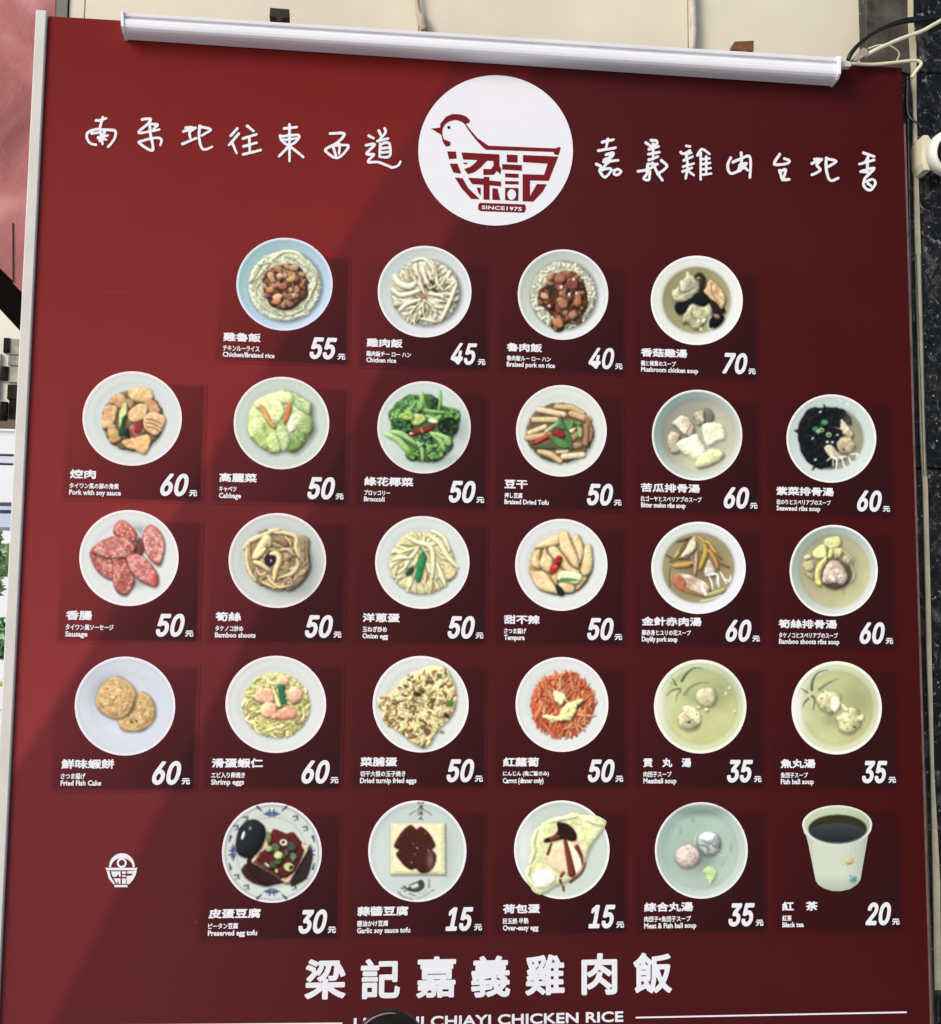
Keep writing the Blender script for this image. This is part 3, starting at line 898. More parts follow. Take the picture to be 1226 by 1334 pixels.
def dish_seaweed_soup():
    d = Dish(10)
    d.plate((108, 1132, 114, 1120), kind='bowl', rim=(246, 238, 234), wall=(190, 204, 194), wall2=(222, 230, 224), soup=(160, 158, 136), soup2=(160, 152, 122), r_in=0.7, off=(10, 0))
    k = d.part('seaweed')
    B = [(360, 290), (500, 260), (620, 270), (760, 290), (840, 390), (820, 470), (720, 560), (700, 700), (640, 860), (620, 940), (480, 950), (350, 880), (270, 760), (240, 560), (270, 410)]
    d.blob(B, (28, 30, 34), part=k, w=40, wob=22, wn=70, tex=0.3, ns=30, sh=0.3)
    pts, R = d.scatter(110, poly=B, seed=3)
    for x, y in pts:
        a = R.rand()*6.3
        d.line([(x, y), (x+math.cos(a)*30+10, y+math.sin(a)*20), (x+math.cos(a)*60, y+math.sin(a)*60)], 9, jit(R, (40, 42, 48), 16), part=k, sh=0.5)
    d.dark(800, 420, 60, 90, 0.5, (120, 116, 100))
    m = d.part('rib_piece'); m3 = d.part('rib_piece')
    d.blob([(650, 480), (720, 500), (730, 400), (800, 460), (870, 560), (840, 610), (760, 570), (740, 530)], (204, 194, 152), part=m, w=30, col2=(170, 160, 120), wob=6)
    d.blob([(540, 720), (620, 690), (700, 780), (780, 840), (700, 870), (600, 830)], (206, 194, 160), part=m3, w=30, col2=(176, 160, 130), wob=6)
    meatball(d, 785, 695, 105, (204, 190, 152), (182, 164, 126), 'rib_piece')
    d.ell(755, 740, 12, 12, 0, (60, 50, 44), sh=0)
    g = d.part('scallion')
    for x, y, r, c in [(545, 435, 42, (84, 140, 90)), (440, 510, 40, (60, 120, 70)), (470, 540, 30, (130, 176, 120)), (500, 470, 26, (30, 70, 40))]: d.ell(x, y, r, r*0.8, 0, c, part=g, w=16)
    for x, y in [(508, 520), (590, 575)]:
        d.ell(x, y, 32, 30, 0, (176, 200, 150), part=g, w=12); d.ell(x, y, 15, 14, 0, (50, 70, 46), part=g, sh=0)
    for x, y in [(497, 312), (408, 618), (575, 660), (630, 660), (440, 860), (690, 575)]: d.ell(x, y, 18, 14, -30, (220, 220, 210), sh=0, jag=0.3, edge=0, n=7)
    reflections(d, [[(620, 820), (680, 860), (670, 970)], [(570, 870), (620, 830)], [(700, 830), (790, 820)], [(740, 840), (770, 940), (790, 940)], [(820, 830), (840, 890), (870, 880)], [(830, 800), (890, 790), (925, 800), (900, 830)], [(640, 860), (640, 930)]])
    d.ell(815, 232, 24, 10, 25, (250, 250, 250), sh=0, edge=0); d.ell(720, 180, 26, 8, 15, (240, 246, 242), sh=0, edge=0)
    return d
# ---- row 3
def dish_sausage():
    d = Dish(11)
    d.plate((48, 1180, 66, 1160), rim=(248, 234, 234), well=(224, 226, 220))
    d.dark(720, 300, 90, 60, 0.25); d.dark(700, 900, 120, 60, 0.2)
    W, P2, S = (188, 104, 92), (216, 152, 138), (170, 74, 66)
    def sl(P, c=W, c2=P2, skin=None):
        p = d.part('sausage_slice')
        d.blob(P, S, part=p, w=26, wob=4, sh=0.45, so=(10, 14), sb=30)
        C = np.mean(P, 0); Q = [(C[0]+(x-C[0])*0.93, C[1]+(y-C[1])*0.93) for x, y in P]
        d.blob(Q, c, part=p, w=30, wob=6, tex=0.22, ns=34, col2=c2, sh=0, edge=0.08, amb=0.75, dif=0.32)
        R = np.random.RandomState(len(d.names)); 
        pts, R = d.scatter(34, poly=Q, seed=len(d.names))
        for x, y in pts: d.ell(x, y, 13, 9, R.rand()*180, jit(R, [(226, 172, 156), (150, 66, 60), (200, 124, 108)][R.randint(3)], 10), n=6, part=p, sh=0, edge=0, w=8)
    d.ell(740, 480, 60, 120, 15, (110, 66, 66), part=d.part('sausage_slice'), w=30)
    sl([(440, 330), (460, 230), (540, 180), (640, 250), (700, 340), (680, 430), (560, 400)], (196, 96, 82), (206, 128, 110))
    sl([(165, 560), (230, 560), (430, 640), (440, 850), (330, 830), (230, 730)], (168, 96, 84), (204, 140, 122))
    sl([(440, 660), (580, 620), (680, 860), (620, 1000), (560, 1040), (480, 1000), (430, 880)], (172, 92, 82), (206, 138, 122))
    sl([(180, 530), (280, 430), (430, 370), (600, 380), (690, 500), (600, 600), (450, 620), (290, 590)])
    sl([(790, 310), (850, 235), (950, 290), (1020, 430), (1000, 620), (950, 700), (840, 610), (770, 440)], (204, 124, 114), (226, 166, 150))
    sl([(585, 590), (700, 560), (820, 630), (940, 790), (945, 910), (880, 940), (720, 860), (620, 740)], (200, 116, 110), (220, 154, 144))
    d.blob([(900, 790), (945, 860), (930, 930), (860, 940), (890, 880)], (192, 82, 66), part=len(d.names)-1, sh=0, w=20)
    d.mark([(695, 290), (760, 385)], 7, (230, 214, 220))
    return d
def dish_bamboo():
    d = Dish(12)
    d.plate((60, 1172, 74, 1156), rim=(244, 228, 226), well=(206, 210, 202))
    d.dark(930, 700, 140, 250, 0.30); d.dark(720, 930, 200, 90, 0.25)
    q = d.part('bamboo_shoots')
    d.ell(620, 610, 370, 345, 10, (140, 116, 84), part=q, wob=18, w=60, sh=0.3, so=(16, 10), sb=50)
    d.blob([(850, 340), (980, 370), (970, 560), (990, 700), (900, 860), (760, 960), (700, 900), (820, 760), (860, 560)], (150, 128, 100), part=q, w=50, wob=8)
    noodle_bed(d, (640, 640), (320, 300), 90, 140, 15, [(196, 168, 118), (176, 148, 106), (150, 122, 88), (206, 182, 132)], 4, q, 0.8)
    Y = (228, 206, 148)
    for P, w, c in [([(235, 480), (300, 400), (420, 340), (560, 280), (640, 260)], 28, Y), ([(270, 470), (270, 620), (310, 760), (370, 850)], 24, Y), ([(300, 400), (300, 560), (340, 720)], 16, (190, 160, 112)),
                    ([(350, 580), (430, 470), (500, 370), (520, 440)], 52, Y), ([(480, 480), (400, 560), (350, 590)], 30, Y), ([(345, 630), (430, 660), (530, 730)], 30, Y),
                    ([(590, 300), (700, 300), (830, 350), (830, 470), (870, 580)], 26, Y), ([(700, 340), (760, 400), (770, 440)], 18, (214, 190, 140)),
                    ([(600, 370), (680, 400), (720, 440)], 40, (156, 122, 96)), ([(840, 600), (850, 680), (780, 770), (640, 810)], 22, (214, 190, 146)),
                    ([(420, 830), (500, 790), (560, 870), (640, 920), (760, 900)], 18, Y), ([(430, 850), (500, 890), (600, 930)], 16, Y), ([(370, 690), (420, 780), (490, 760)], 16, (218, 190, 150)),
                    ([(660, 500), (740, 490), (810, 560)], 20, (206, 184, 146)), ([(730, 600), (780, 560)], 36, (150, 118, 96)), ([(870, 400), (880, 560), (940, 660)], 14, (190, 168, 136)),
                    ([(920, 380), (920, 500)], 12, (170, 144, 116)), ([(500, 260), (400, 300)], 16, (150, 138, 106)), ([(690, 860), (760, 820), (790, 900)], 14, (200, 170, 134))]:
        d.line(P, w, c, part=q, sh=0.45, so=(6, 10), sb=18)
    d.ell(535, 600, 66, 84, 15, (48, 40, 44), part=q, w=30, sh=0.2)
    d.ell(545, 620, 14, 18, 0, (176, 170, 180), part=q, sh=0, edge=0)
    d.line([(540, 540), (610, 540), (640, 610), (600, 720), (580, 840)], 34, Y, part=q, so=(8, 8))
    return d
def dish_onion_egg():
    d = Dish(13)
    d.plate((76, 1152, 82, 1140), rim=(246, 234, 232), well=(220, 224, 216))
    q = d.part('onion_strips')
    d.ell(610, 620, 375, 360, 10, (204, 198, 140), part=q, wob=18, w=60, sh=0.2, so=(10, 12), sb=40)
    R = np.random.RandomState(6)
    for i in range(120):
        a = R.rand()*6.28; r = 80+R.rand()*270
        x, y = 610+math.cos(a)*r, 620+math.sin(a)*r*0.95
        t = math.atan2(y-450, x-620)+(R.rand()-0.5)*0.8
        l = 60+R.rand()*80
        P = [(x-math.cos(t)*l, y-math.sin(t)*l), (x+(R.rand()-.5)*40, y+(R.rand()-.5)*30), (x+math.cos(t)*l, y+math.sin(t)*l)]
        P = [(610+(u-610)*k, 620+(v-620)*k) for u, v in P for k in [min(1, 365/max(1, math.hypot(u-610, v-620)))]]
        d.line(P, 13+R.rand()*11, jit(R, [(230, 226, 172), (238, 234, 190), (214, 206, 146), (224, 206, 150)][R.randint(4)], 8), part=q, sh=0.3, so=(4, 6), sb=14, edge=0.18)
    for P, w in [([(430, 320), (560, 380), (700, 430), (740, 560), (730, 780)], 30), ([(700, 310), (820, 400), (900, 540), (1020, 670)], 32), ([(560, 460), (470, 580), (400, 700)], 24), ([(720, 250), (860, 330), (930, 480)], 22),
                 ([(780, 620), (830, 740), (880, 880)], 24), ([(260, 590), (370, 560), (480, 560)], 22), ([(250, 760), (350, 800)], 18), ([(600, 850), (630, 960)], 20), ([(540, 800), (530, 960)], 20), ([(400, 850), (470, 900)], 22), ([(600, 800), (680, 910)], 24)]:
        d.line(P, w, (236, 230, 182), part=q, sh=0.35, so=(6, 9), sb=16)
    d.blob([(870, 640), (1000, 690), (980, 770), (900, 810)], (212, 192, 140), part=q, w=24, soft=2)
    g = d.part('scallion'); g2 = d.part('scallion')
    d.blob([(560, 600), (520, 640), (490, 740), (420, 750), (460, 690)], (38, 74, 56), part=g, w=20)
    d.blob([(605, 480), (650, 540), (640, 640), (580, 830), (530, 780), (560, 620)], (48, 132, 80), part=g2, w=30)
    return d
def dish_tempura():
    d = Dish(14)
    d.plate((88, 1140, 88, 1136), rim=(246, 236, 234), well=(226, 228, 222))
    d.ell(610, 620, 360, 340, 0, (176, 150, 100), part=d.part('sauce'), sh=0.15, sb=40, w=40, wob=10, soft=3)
    T, T2 = (226, 190, 132), (236, 208, 154)
    for P in [[(310, 410), (430, 320), (600, 255), (590, 370), (470, 410), (350, 430)], [(310, 460), (380, 440), (370, 560), (370, 660), (270, 610)],
              [(740, 320), (800, 260), (850, 340), (870, 470), (820, 620), (780, 480)], [(780, 900), (860, 740), (920, 730), (860, 840)],
              [(590, 250), (680, 230), (720, 330), (790, 480), (820, 640), (760, 640), (680, 540), (600, 430)],
              [(460, 430), (550, 400), (660, 520), (720, 620), (830, 690), (760, 720), (640, 660), (520, 540)],
              [(430, 410), (460, 480), (520, 560), (480, 700), (360, 620), (380, 540)], [(880, 400), (950, 380), (975, 520), (960, 680), (880, 740), (835, 690), (860, 540)],
              [(240, 640), (300, 680), (420, 690), (500, 780), (570, 900), (570, 945), (400, 910), (330, 860), (270, 750)],
              [(580, 820), (700, 800), (760, 830), (760, 920), (660, 930), (600, 900)], [(500, 740), (570, 650), (640, 690), (580, 760), (560, 840)]]:
        d.blob(P, T, part=d.part('fish_paste_piece'), w=52, col2=T2, tex=0.05, ns=60, sh=0.5, so=(9, 12), sb=24, edge=0.3, amb=0.68, dif=0.42)
    r = d.part('chilli')
    d.ell(540, 640, 90, 44, -55, (176, 48, 44), part=r, w=30); d.ell(580, 555, 52, 40, -60, (156, 44, 40), part=r, w=24)
    d.mark([(520, 640), (560, 620)], 6, (226, 150, 110))
    g = d.part('scallion')
    d.blob([(580, 720), (640, 680), (760, 690), (850, 730), (840, 790), (780, 830), (640, 800), (570, 780)], (224, 228, 176), part=g, w=26)
    d.blob([(600, 765), (700, 760), (830, 790), (700, 800), (620, 795)], (90, 150, 84), part=g, w=12, sh=0)
    d.blob([(550, 845), (600, 860), (645, 920), (630, 960), (580, 950)], (34, 42, 34), part=d.part('seaweed'), w=20)
    return d
def dish_daylily():
    d = Dish(15)
    d.plate((82, 1158, 86, 1136), rim=(250, 246, 246), kind='bowl', wall=(222, 228, 216), wall2=(244, 244, 246), soup=(166, 158, 122), soup2=(176, 156, 110), r_in=0.765, off=(0, 0))
    d.dark(620, 600, 280, 260, 0.25)
    m = [d.part('pork_slice') for _ in range(3)]; l = d.part('daylily')
    d.blob([(580, 255), (590, 380), (520, 460), (440, 500), (400, 500), (470, 400), (520, 300)], (206, 186, 150), part=m[0], w=30, col2=(226, 210, 176), wob=5)
    d.blob([(690, 620), (740, 520), (810, 620), (800, 700), (700, 700)], (180, 172, 152), part=m[1], w=34, col2=(206, 196, 176), wob=5)
    d.blob([(340, 740), (380, 680), (520, 690), (680, 760), (760, 840), (700, 930), (560, 890), (400, 830)], (206, 186, 160), part=m[2], w=50, col2=(176, 146, 120), wob=5)
    d.blob([(330, 740), (400, 690), (480, 780), (470, 830), (560, 890), (680, 930), (560, 920), (400, 860), (330, 790)], (176, 104, 72), part=m[2], w=20, sh=0.2)
    Y = (196, 158, 76)
    for P, w, c in [([(340, 500), (420, 400), (490, 280)], 24, (206, 176, 96)), ([(370, 310), (470, 290), (540, 260)], 12, (120, 104, 70)), ([(480, 280), (400, 420)], 10, (176, 90, 66)),
                    ([(250, 460), (330, 510)], 16, (140, 104, 70)), ([(290, 540), (400, 500), (520, 500)], 12, (150, 130, 80)),
                    ([(330, 590), (450, 580), (590, 560)], 34, (204, 156, 84)), ([(290, 600), (270, 700), (290, 820)], 14, (176, 160, 100)), ([(520, 570), (600, 580)], 14, (176, 84, 60)),
                    ([(600, 430), (590, 560), (580, 690)], 26, (196, 156, 124)), ([(600, 280), (650, 350), (650, 430)], 24, (150, 150, 112)),
                    ([(620, 260), (680, 320), (700, 430), (660, 560), (630, 630)], 32, Y), ([(680, 310), (740, 330), (800, 420), (880, 500)], 22, (206, 170, 84)),
                    ([(730, 400), (800, 500), (840, 620)], 28, (202, 144, 84)), ([(820, 440), (880, 510)], 12, (196, 120, 80)), ([(870, 560), (960, 600)], 26, (160, 110, 70)), ([(530, 480), (560, 540)], 14, (226, 206, 180))]:
        d.line(P, w, c, part=l, sh=0.45, so=(6, 9), sb=18, edge=0.3)
    d.line([(700, 930), (820, 900), (920, 860)], 30, (176, 170, 110), part=l)
    reflections(d, [[(670, 770), (660, 850), (700, 900), (690, 920)], [(740, 710), (770, 780), (780, 860)], [(700, 700), (790, 680), (840, 700), (850, 830)], [(870, 660), (900, 720), (940, 790)], [(930, 740), (970, 760), (990, 700)], [(830, 720), (830, 800)]], 12)
    reflections(d, [[(640, 990), (740, 970), (880, 920)]], 8, (250, 246, 210))
    return d
def dish_bamboo_rib():
    d = Dish(16)
    d.plate((118, 1122, 96, 1136), rim=(250, 246, 240), kind='bowl', wall=(152, 164, 152), wall2=(234, 238, 226), soup=(164, 158, 126), soup2=(214, 212, 160), r_in=0.80, off=(10, 10))
    d.dark(640, 640, 220, 220, 0.3); d.dark(600, 900, 300, 80, 0.3, (206, 200, 150))
    b = d.part('bamboo_shoots')
    for P, c in [([(530, 250), (680, 230), (700, 320), (600, 370), (520, 330)], (206, 202, 136)), ([(420, 360), (500, 320), (540, 370), (530, 470), (430, 480), (380, 430)], (226, 222, 150)),
                 ([(610, 370), (720, 370), (700, 450), (640, 470)], (204, 198, 130)), ([(560, 400), (600, 360), (610, 450), (550, 480)], (228, 222, 140)),
                 ([(430, 560), (540, 440), (540, 520), (490, 620), (480, 780), (410, 760), (410, 640)], (222, 214, 120)), ([(280, 460), (340, 430), (370, 470), (300, 490)], (220, 208, 160)),
                 ([(270, 540), (380, 500), (390, 600), (310, 620)], (190, 176, 128)), ([(280, 630), (380, 650), (380, 720)], (176, 164, 120))]:
        d.blob(P, c, part=b, w=24, wob=8, sh=0.35, tex=0.12)
    for x, y, r in [(785, 500, 66)]:
        for k in range(3): d.ell(x, y, r-k*18, (r-k*18)*1.05, 0, (196-k*8, 184-k*8, 140), part=b, w=10, sh=0.2, edge=0.2)
    for P in [[(720, 380), (770, 430), (850, 500)], [(820, 560), (860, 660), (820, 760)], [(720, 800), (730, 880)], [(640, 420), (700, 480)]]: d.line(P, 14, (196, 180, 146), part=b, soft=2)
    d.ell(640, 660, 180, 170, 0, (90, 76, 66), part=d.part('rib_piece'), soft=6, sh=0.2, w=50)
    p = len(d.names)-1
    d.blob([(490, 740), (510, 620), (560, 520), (640, 500), (700, 530), (770, 640), (770, 740), (690, 780), (640, 750), (560, 770)], (206, 188, 164), part=p, w=70, col2=(182, 160, 140), wob=8, sh=0.2)
    for x, y in [(590, 700), (700, 690), (620, 730), (660, 620)]: d.ell(x, y, 30, 22, 30, (228, 212, 192), part=p, sh=0, jag=0.3, soft=2, edge=0)
    return d
# ---- row 4
def dish_fish_cake():
    d = Dish(17)
    d.plate((40, 1186, 56, 1184), rim=(242, 232, 236), well=(212, 216, 222), r_in=0.66)
    d.dark(560, 880, 260, 90, 0.3, (236, 234, 232)); d.dark(380, 420, 200, 200, 0.14)
    def cake(P):
        p = d.part('fish_cake')
        d.blob(P, (196, 152, 98), part=p, w=36, wob=10, sh=0.5, so=(8, 8), sb=40, col2=(214, 178, 122), tex=0.16, ns=40, amb=0.72, dif=0.36)
        C = np.mean(P, 0); Q = [(C[0]+(x-C[0])*0.8, C[1]+(y-C[1])*0.8) for x, y in P]
        d.blob(Q, (210, 180, 124), part=p, w=60, wob=20, sh=0, col2=(198, 152, 100), tex=0.2, ns=44, edge=0, soft=8, amb=0.78, dif=0.3)
        pts, R = d.scatter(34, poly=Q, seed=len(d.names))
        for x, y in pts: d.ell(x, y, 18, 10, R.rand()*180, jit(R, [(222, 198, 146), (176, 130, 80), (206, 166, 112)][R.randint(3)], 8), n=7, part=p, sh=0, edge=0, soft=2.5)
    cake([(530, 760), (620, 650), (720, 500), (820, 460), (920, 540), (960, 660), (940, 780), (830, 890), (720, 910), (580, 890)])
    for x, y in [(690, 800), (745, 790)]: d.ell(x, y, 16, 13, 30, (92, 84, 44), sh=0, part=len(d.names)-1)
    d.dark(690, 620, 50, 90, 0.35)
    cake([(280, 540), (330, 400), (430, 310), (550, 285), (680, 370), (740, 470), (700, 620), (620, 740), (480, 765), (350, 700), (290, 620)])
    for x, y, r in [(480, 550, 14), (410, 420, 12), (510, 510, 9), (470, 600, 10), (590, 420, 9)]: d.ell(x, y, r, r*0.7, 30, (128, 104, 56), sh=0, part=len(d.names)-1)
    return d
def dish_shrimp_egg():
    d = Dish(18)
    d.plate((42, 1190, 64, 1172), rim=(246, 232, 232), well=(222, 224, 218))
    q = d.part('scrambled_egg')
    d.ell(620, 630, 385, 370, 0, (206, 196, 122), part=q, wob=22, w=50, sh=0.2, sb=40)
    noodle_bed(d, (620, 630), (370, 360), 230, 110, 14, [(236, 226, 150), (224, 212, 130), (240, 232, 176), (206, 190, 110)], 5, q, 0.5, 8)
    for x, y in [(370, 380), (330, 430), (890, 650), (910, 820), (340, 850), (245, 650), (280, 740), (520, 980), (860, 830), (650, 845)]: d.ell(x, y, 14, 8, 40, (120, 122, 66), part=q, sh=0, n=6)
    S = [([(370, 540), (400, 470), (480, 430), (580, 450), (600, 570), (520, 600), (420, 600)], (222, 162, 126), (236, 190, 154)),
         ([(620, 350), (660, 300), (740, 300), (770, 360), (720, 410), (640, 400)], (228, 184, 138), (234, 196, 150)),
         ([(760, 450), (840, 410), (920, 470), (900, 570), (800, 600), (750, 540)], (228, 176, 140), (238, 200, 166)),
         ([(440, 660), (520, 590), (620, 620), (620, 730), (540, 780), (460, 740)], (230, 172, 132), (238, 194, 156)),
         ([(560, 780), (640, 690), (760, 640), (850, 700), (850, 770), (740, 790), (640, 790)], (226, 146, 116), (234, 176, 146))]
    for P, c, c2 in S:
        p = d.part('shrimp')
        d.blob(P, c, part=p, w=50, col2=c2, wob=8, tex=0.08, sh=0.25, edge=0.12, spec=0.1)
        C = np.mean(P, 0)
        for k in range(4):
            a = k*0.7+0.3
            d.mark([(C[0]+math.cos(a)*20, C[1]+math.sin(a)*16), (C[0]+math.cos(a)*60, C[1]+math.sin(a)*46)], 4, (206, 120, 96), 0.5, part=p)
    d.blob([(560, 390), (600, 430), (650, 560), (680, 640), (630, 640), (600, 540)], (230, 226, 150), part=d.part('scallion'), w=18)
    d.blob([(640, 395), (710, 390), (715, 490), (735, 600), (680, 620), (650, 520)], (52, 112, 78), part=d.part('scallion'), w=22, smooth=False)
    return d
def dish_turnip_egg():
    d = Dish(19)
    d.plate((66, 1160, 66, 1166), rim=(250, 240, 240), well=(224, 228, 218))
    q = d.part('omelette')
    B = [(130, 550), (300, 460), (420, 310), (560, 240), (760, 175), (900, 210), (980, 330), (1020, 460), (1010, 660), (940, 790), (850, 880), (780, 980), (720, 1080), (640, 1120), (520, 1060), (400, 960), (290, 880), (180, 790), (190, 700), (130, 640)]
    d.blob(B, (222, 202, 138), part=q, wob=14, w=50, sh=0.3, so=(8, 12), sb=40, col2=(236, 222, 160), tex=0.25, ns=36)
    pts, R = d.scatter(330, poly=B, seed=8)
    for x, y in pts:
        a = R.rand()*3.14; l = 14+R.rand()*26
        c = [(150, 106, 64), (176, 130, 84), (240, 228, 170), (236, 220, 156), (128, 94, 62), (206, 156, 108), (244, 236, 184)][R.randint(7)]
        C = (600, 640); k = 0.96
        x = C[0]+(x-C[0])*k; y = C[1]+(y-C[1])*k
        d.line([(x-math.cos(a)*l, y-math.sin(a)*l), (x+(R.rand()-.5)*14, y+(R.rand()-.5)*14), (x+math.cos(a)*l, y+math.sin(a)*l)], 8+R.rand()*5, jit(R, c, 10), part=q, sh=0.35, so=(3, 5), sb=10)
    for x, y, rx, ry, a, c in [(940, 610, 52, 32, -30, (84, 124, 60)), (570, 500, 46, 24, 20, (52, 56, 40)), (620, 450, 30, 22, 0, (110, 104, 60)), (700, 490, 34, 26, 0, (168, 190, 110)), (820, 285, 28, 18, 30, (100, 116, 60)), (440, 410, 24, 18, 40, (84, 78, 50)),
                               (740, 580, 26, 20, 60, (90, 88, 54)), (900, 740, 34, 16, 30, (60, 44, 34)), (850, 930, 26, 12, 0, (120, 126, 70)), (690, 930, 44, 34, 20, (130, 84, 64)), (640, 880, 40, 18, 10, (110, 100, 60)), (720, 360, 50, 18, 20, (120, 76, 60)), (990, 655, 14, 18, 0, (140, 180, 80))]:
        d.ell(x, y, rx, ry, a, c, part=q, w=14, jag=0.2, n=8, sh=0.3)
    return d
def dish_carrot():
    d = Dish(20)
    d.plate((84, 1142, 78, 1160), rim=(250, 240, 238), well=(228, 228, 222))
    q = d.part('carrot_strips')
    d.ell(620, 620, 365, 360, 0, (196, 90, 56), part=q, wob=20, w=50, sh=0.15, so=(4, 6), sb=40)
    R = np.random.RandomState(3)
    for i in range(210):
        a = R.rand()*6.28; r = math.sqrt(R.rand())*350
        x, y = 620+math.cos(a)*r, 620+math.sin(a)*r
        t = (math.pi/2+(R.rand()-0.5)*1.5) if R.rand() < 0.7 else R.rand()*3.14
        if x > 620: t += 0.3
        l = 50+R.rand()*90
        P = [(x-math.cos(t)*l, y-math.sin(t)*l), (x+(R.rand()-.5)*24, y+(R.rand()-.5)*20), (x+math.cos(t)*l, y+math.sin(t)*l)]
        P = [(620+(u-620)*k, 620+(v-620)*k) for u, v in P for k in [min(1, 395/max(1, math.hypot(u-620, v-620)))]]
        d.line(P, 9+R.rand()*7, jit(R, [(232, 122, 84), (222, 104, 70), (238, 146, 98), (206, 84, 60), (236, 160, 104)][R.randint(5)], 10), part=q, sh=0.4, so=(4, 6), sb=12)
    e = d.part('egg_piece'); e2 = d.part('egg_piece')
    d.line([(610, 270), (590, 380), (600, 460)], 10, (236, 196, 120), part=e)
    for k in (34, 14): d.ell(608, 270, k, k*0.9, 0, (240, 200, 110) if k == 34 else (226, 140, 80), part=e, sh=0.2, w=10)
    d.blob([(505, 430), (540, 460), (610, 470), (660, 530), (680, 600), (640, 580), (600, 630), (550, 600), (510, 540), (520, 490)], (236, 226, 176), part=e, w=24, wob=20, wn=30, col2=(220, 204, 136), sh=0.45)
    d.blob([(390, 765), (440, 725), (540, 760), (580, 740), (620, 650), (700, 600), (820, 555), (855, 590), (800, 640), (740, 760), (660, 810), (560, 800), (490, 825), (450, 780)], (240, 226, 142), part=e2, w=26, wob=22, wn=34, col2=(244, 234, 166), sh=0.45)
    for x, y, q_ in [(660, 690, 40), (600, 780, 34), (760, 620, 36), (500, 770, 26), (700, 740, 30)]: d.ell(x, y, q_, q_*0.7, q_*7 % 180, (246, 236, 176), n=8, jag=0.3, part=e2, sh=0.25, w=16, edge=0.05)
    return d
def leaf_print(d, segs):
    for P, w, e, al in segs: d.mark(P, w, (66, 74, 52), al, end=e)
def dish_meatball_soup():
    d = Dish(21)
    d.plate((86, 1140, 82, 1152), rim=(244, 244, 224), kind='bowl', ring=0.935, wall=(208, 218, 176), wall2=(220, 226, 178), soup=(196, 204, 148), soup2=(204, 204, 142), r_in=0.80, off=(8, 4))
    d.dark(120, 640, 110, 420, 0.75, (244, 238, 226)); d.dark(830, 460, 200, 200, 0.18); d.dark(520, 500, 120, 100, 0.14)
    leaf_print(d, [([(405, 325), (460, 240), (540, 180), (650, 180)], 13, 3, 0.95), ([(435, 480), (500, 400), (600, 350), (710, 345)], 16, 5, 0.45), ([(295, 295), (340, 375)], 4, 9, 0.9), ([(385, 415), (300, 430), (225, 495)], 12, 3, 0.75), ([(390, 440), (350, 490), (335, 560)], 12, 3, 0.5), ([(265, 345), (300, 355)], 4, 2, 0.6)])
    a = meatball(d, 685, 510, 122, (214, 206, 160), (196, 186, 138), soft=2.5)
    for k in range(5): d.mark([(640+k*28, 430), (630+k*22, 520), (640+k*12, 600)], 4, (178, 166, 124), 0.5, part=a)
    d.ell(600, 625, 26, 14, 10, (236, 230, 180), part=a, sh=0.2); d.ell(685, 655, 26, 22, 10, (226, 226, 150), part=a, sh=0.2)
    b = meatball(d, 490, 770, 125, (214, 206, 158), (190, 178, 130), jag=0.1, soft=1.5)
    d.blob([(425, 610), (560, 640), (620, 720), (600, 820), (500, 760), (430, 700)], (222, 212, 168), part=b, w=40, wob=10, sh=0.1, edge=0.1)
    d.ell(485, 795, 20, 13, 0, (80, 72, 40), part=b, sh=0); d.ell(570, 705, 12, 9, 0, (140, 130, 90), part=b, sh=0)
    d.line([(400, 800), (430, 880), (500, 910)], 6, (206, 198, 150), part=b, sh=0.3)
    for x, y in [(910, 475), (950, 410), (1010, 680)]: d.ell(x, y, 16, 22, 0, (220, 222, 176), sh=0, edge=0, soft=2)
    return d
def dish_fishball_soup():
    d = Dish(22)
    d.plate((104, 1134, 92, 1154), rim=(248, 246, 232), kind='bowl', ring=0.935, wall=(214, 222, 180), wall2=(222, 226, 184), soup=(200, 206, 150), soup2=(198, 198, 140), r_in=0.80, off=(8, 4))
    d.dark(150, 640, 110, 420, 0.8, (248, 242, 234)); d.dark(860, 560, 200, 260, 0.14); d.dark(560, 760, 120, 80, 0.16)
    leaf_print(d, [([(335, 420), (350, 300), (420, 215), (525, 192)], 13, 3, 0.95), ([(420, 415), (520, 345), (640, 288)], 15, 4, 0.6), ([(215, 402), (285, 448)], 3, 9, 0.95), ([(295, 520), (250, 570), (232, 625)], 12, 3, 0.8), ([(340, 490), (370, 530), (350, 650)], 14, 4, 0.8)])
    a = meatball(d, 530, 550, 140, (216, 212, 160), (196, 190, 140), 'fish_ball', jag=0.14, soft=1.5)
    d.ell(610, 580, 56, 90, 0, (232, 226, 184), part=a, sh=0.1, jag=0.15, wob=10, w=30, edge=0.05)
    for x, y in [(465, 440), (450, 515), (485, 625)]: d.ell(x, y, 16, 7, 10, (120, 120, 80), part=a, sh=0)
    b = meatball(d, 765, 770, 145, (222, 220, 166), (204, 198, 146), 'fish_ball', jag=0.14, soft=1.2)
    d.blob([(670, 570), (720, 600), (760, 650), (700, 660)], (222, 218, 164), part=b, w=16, sh=0.2)
    d.blob([(860, 720), (925, 700), (920, 760), (870, 770)], (220, 216, 166), part=b, w=16, sh=0.2)
    d.ell(825, 840, 18, 12, 20, (74, 76, 50), part=b, sh=0)
    for x, y in [(700, 790), (765, 730), (810, 780), (740, 860)]: d.ell(x, y, 12, 9, 0, (166, 162, 116), part=b, sh=0)
    return d
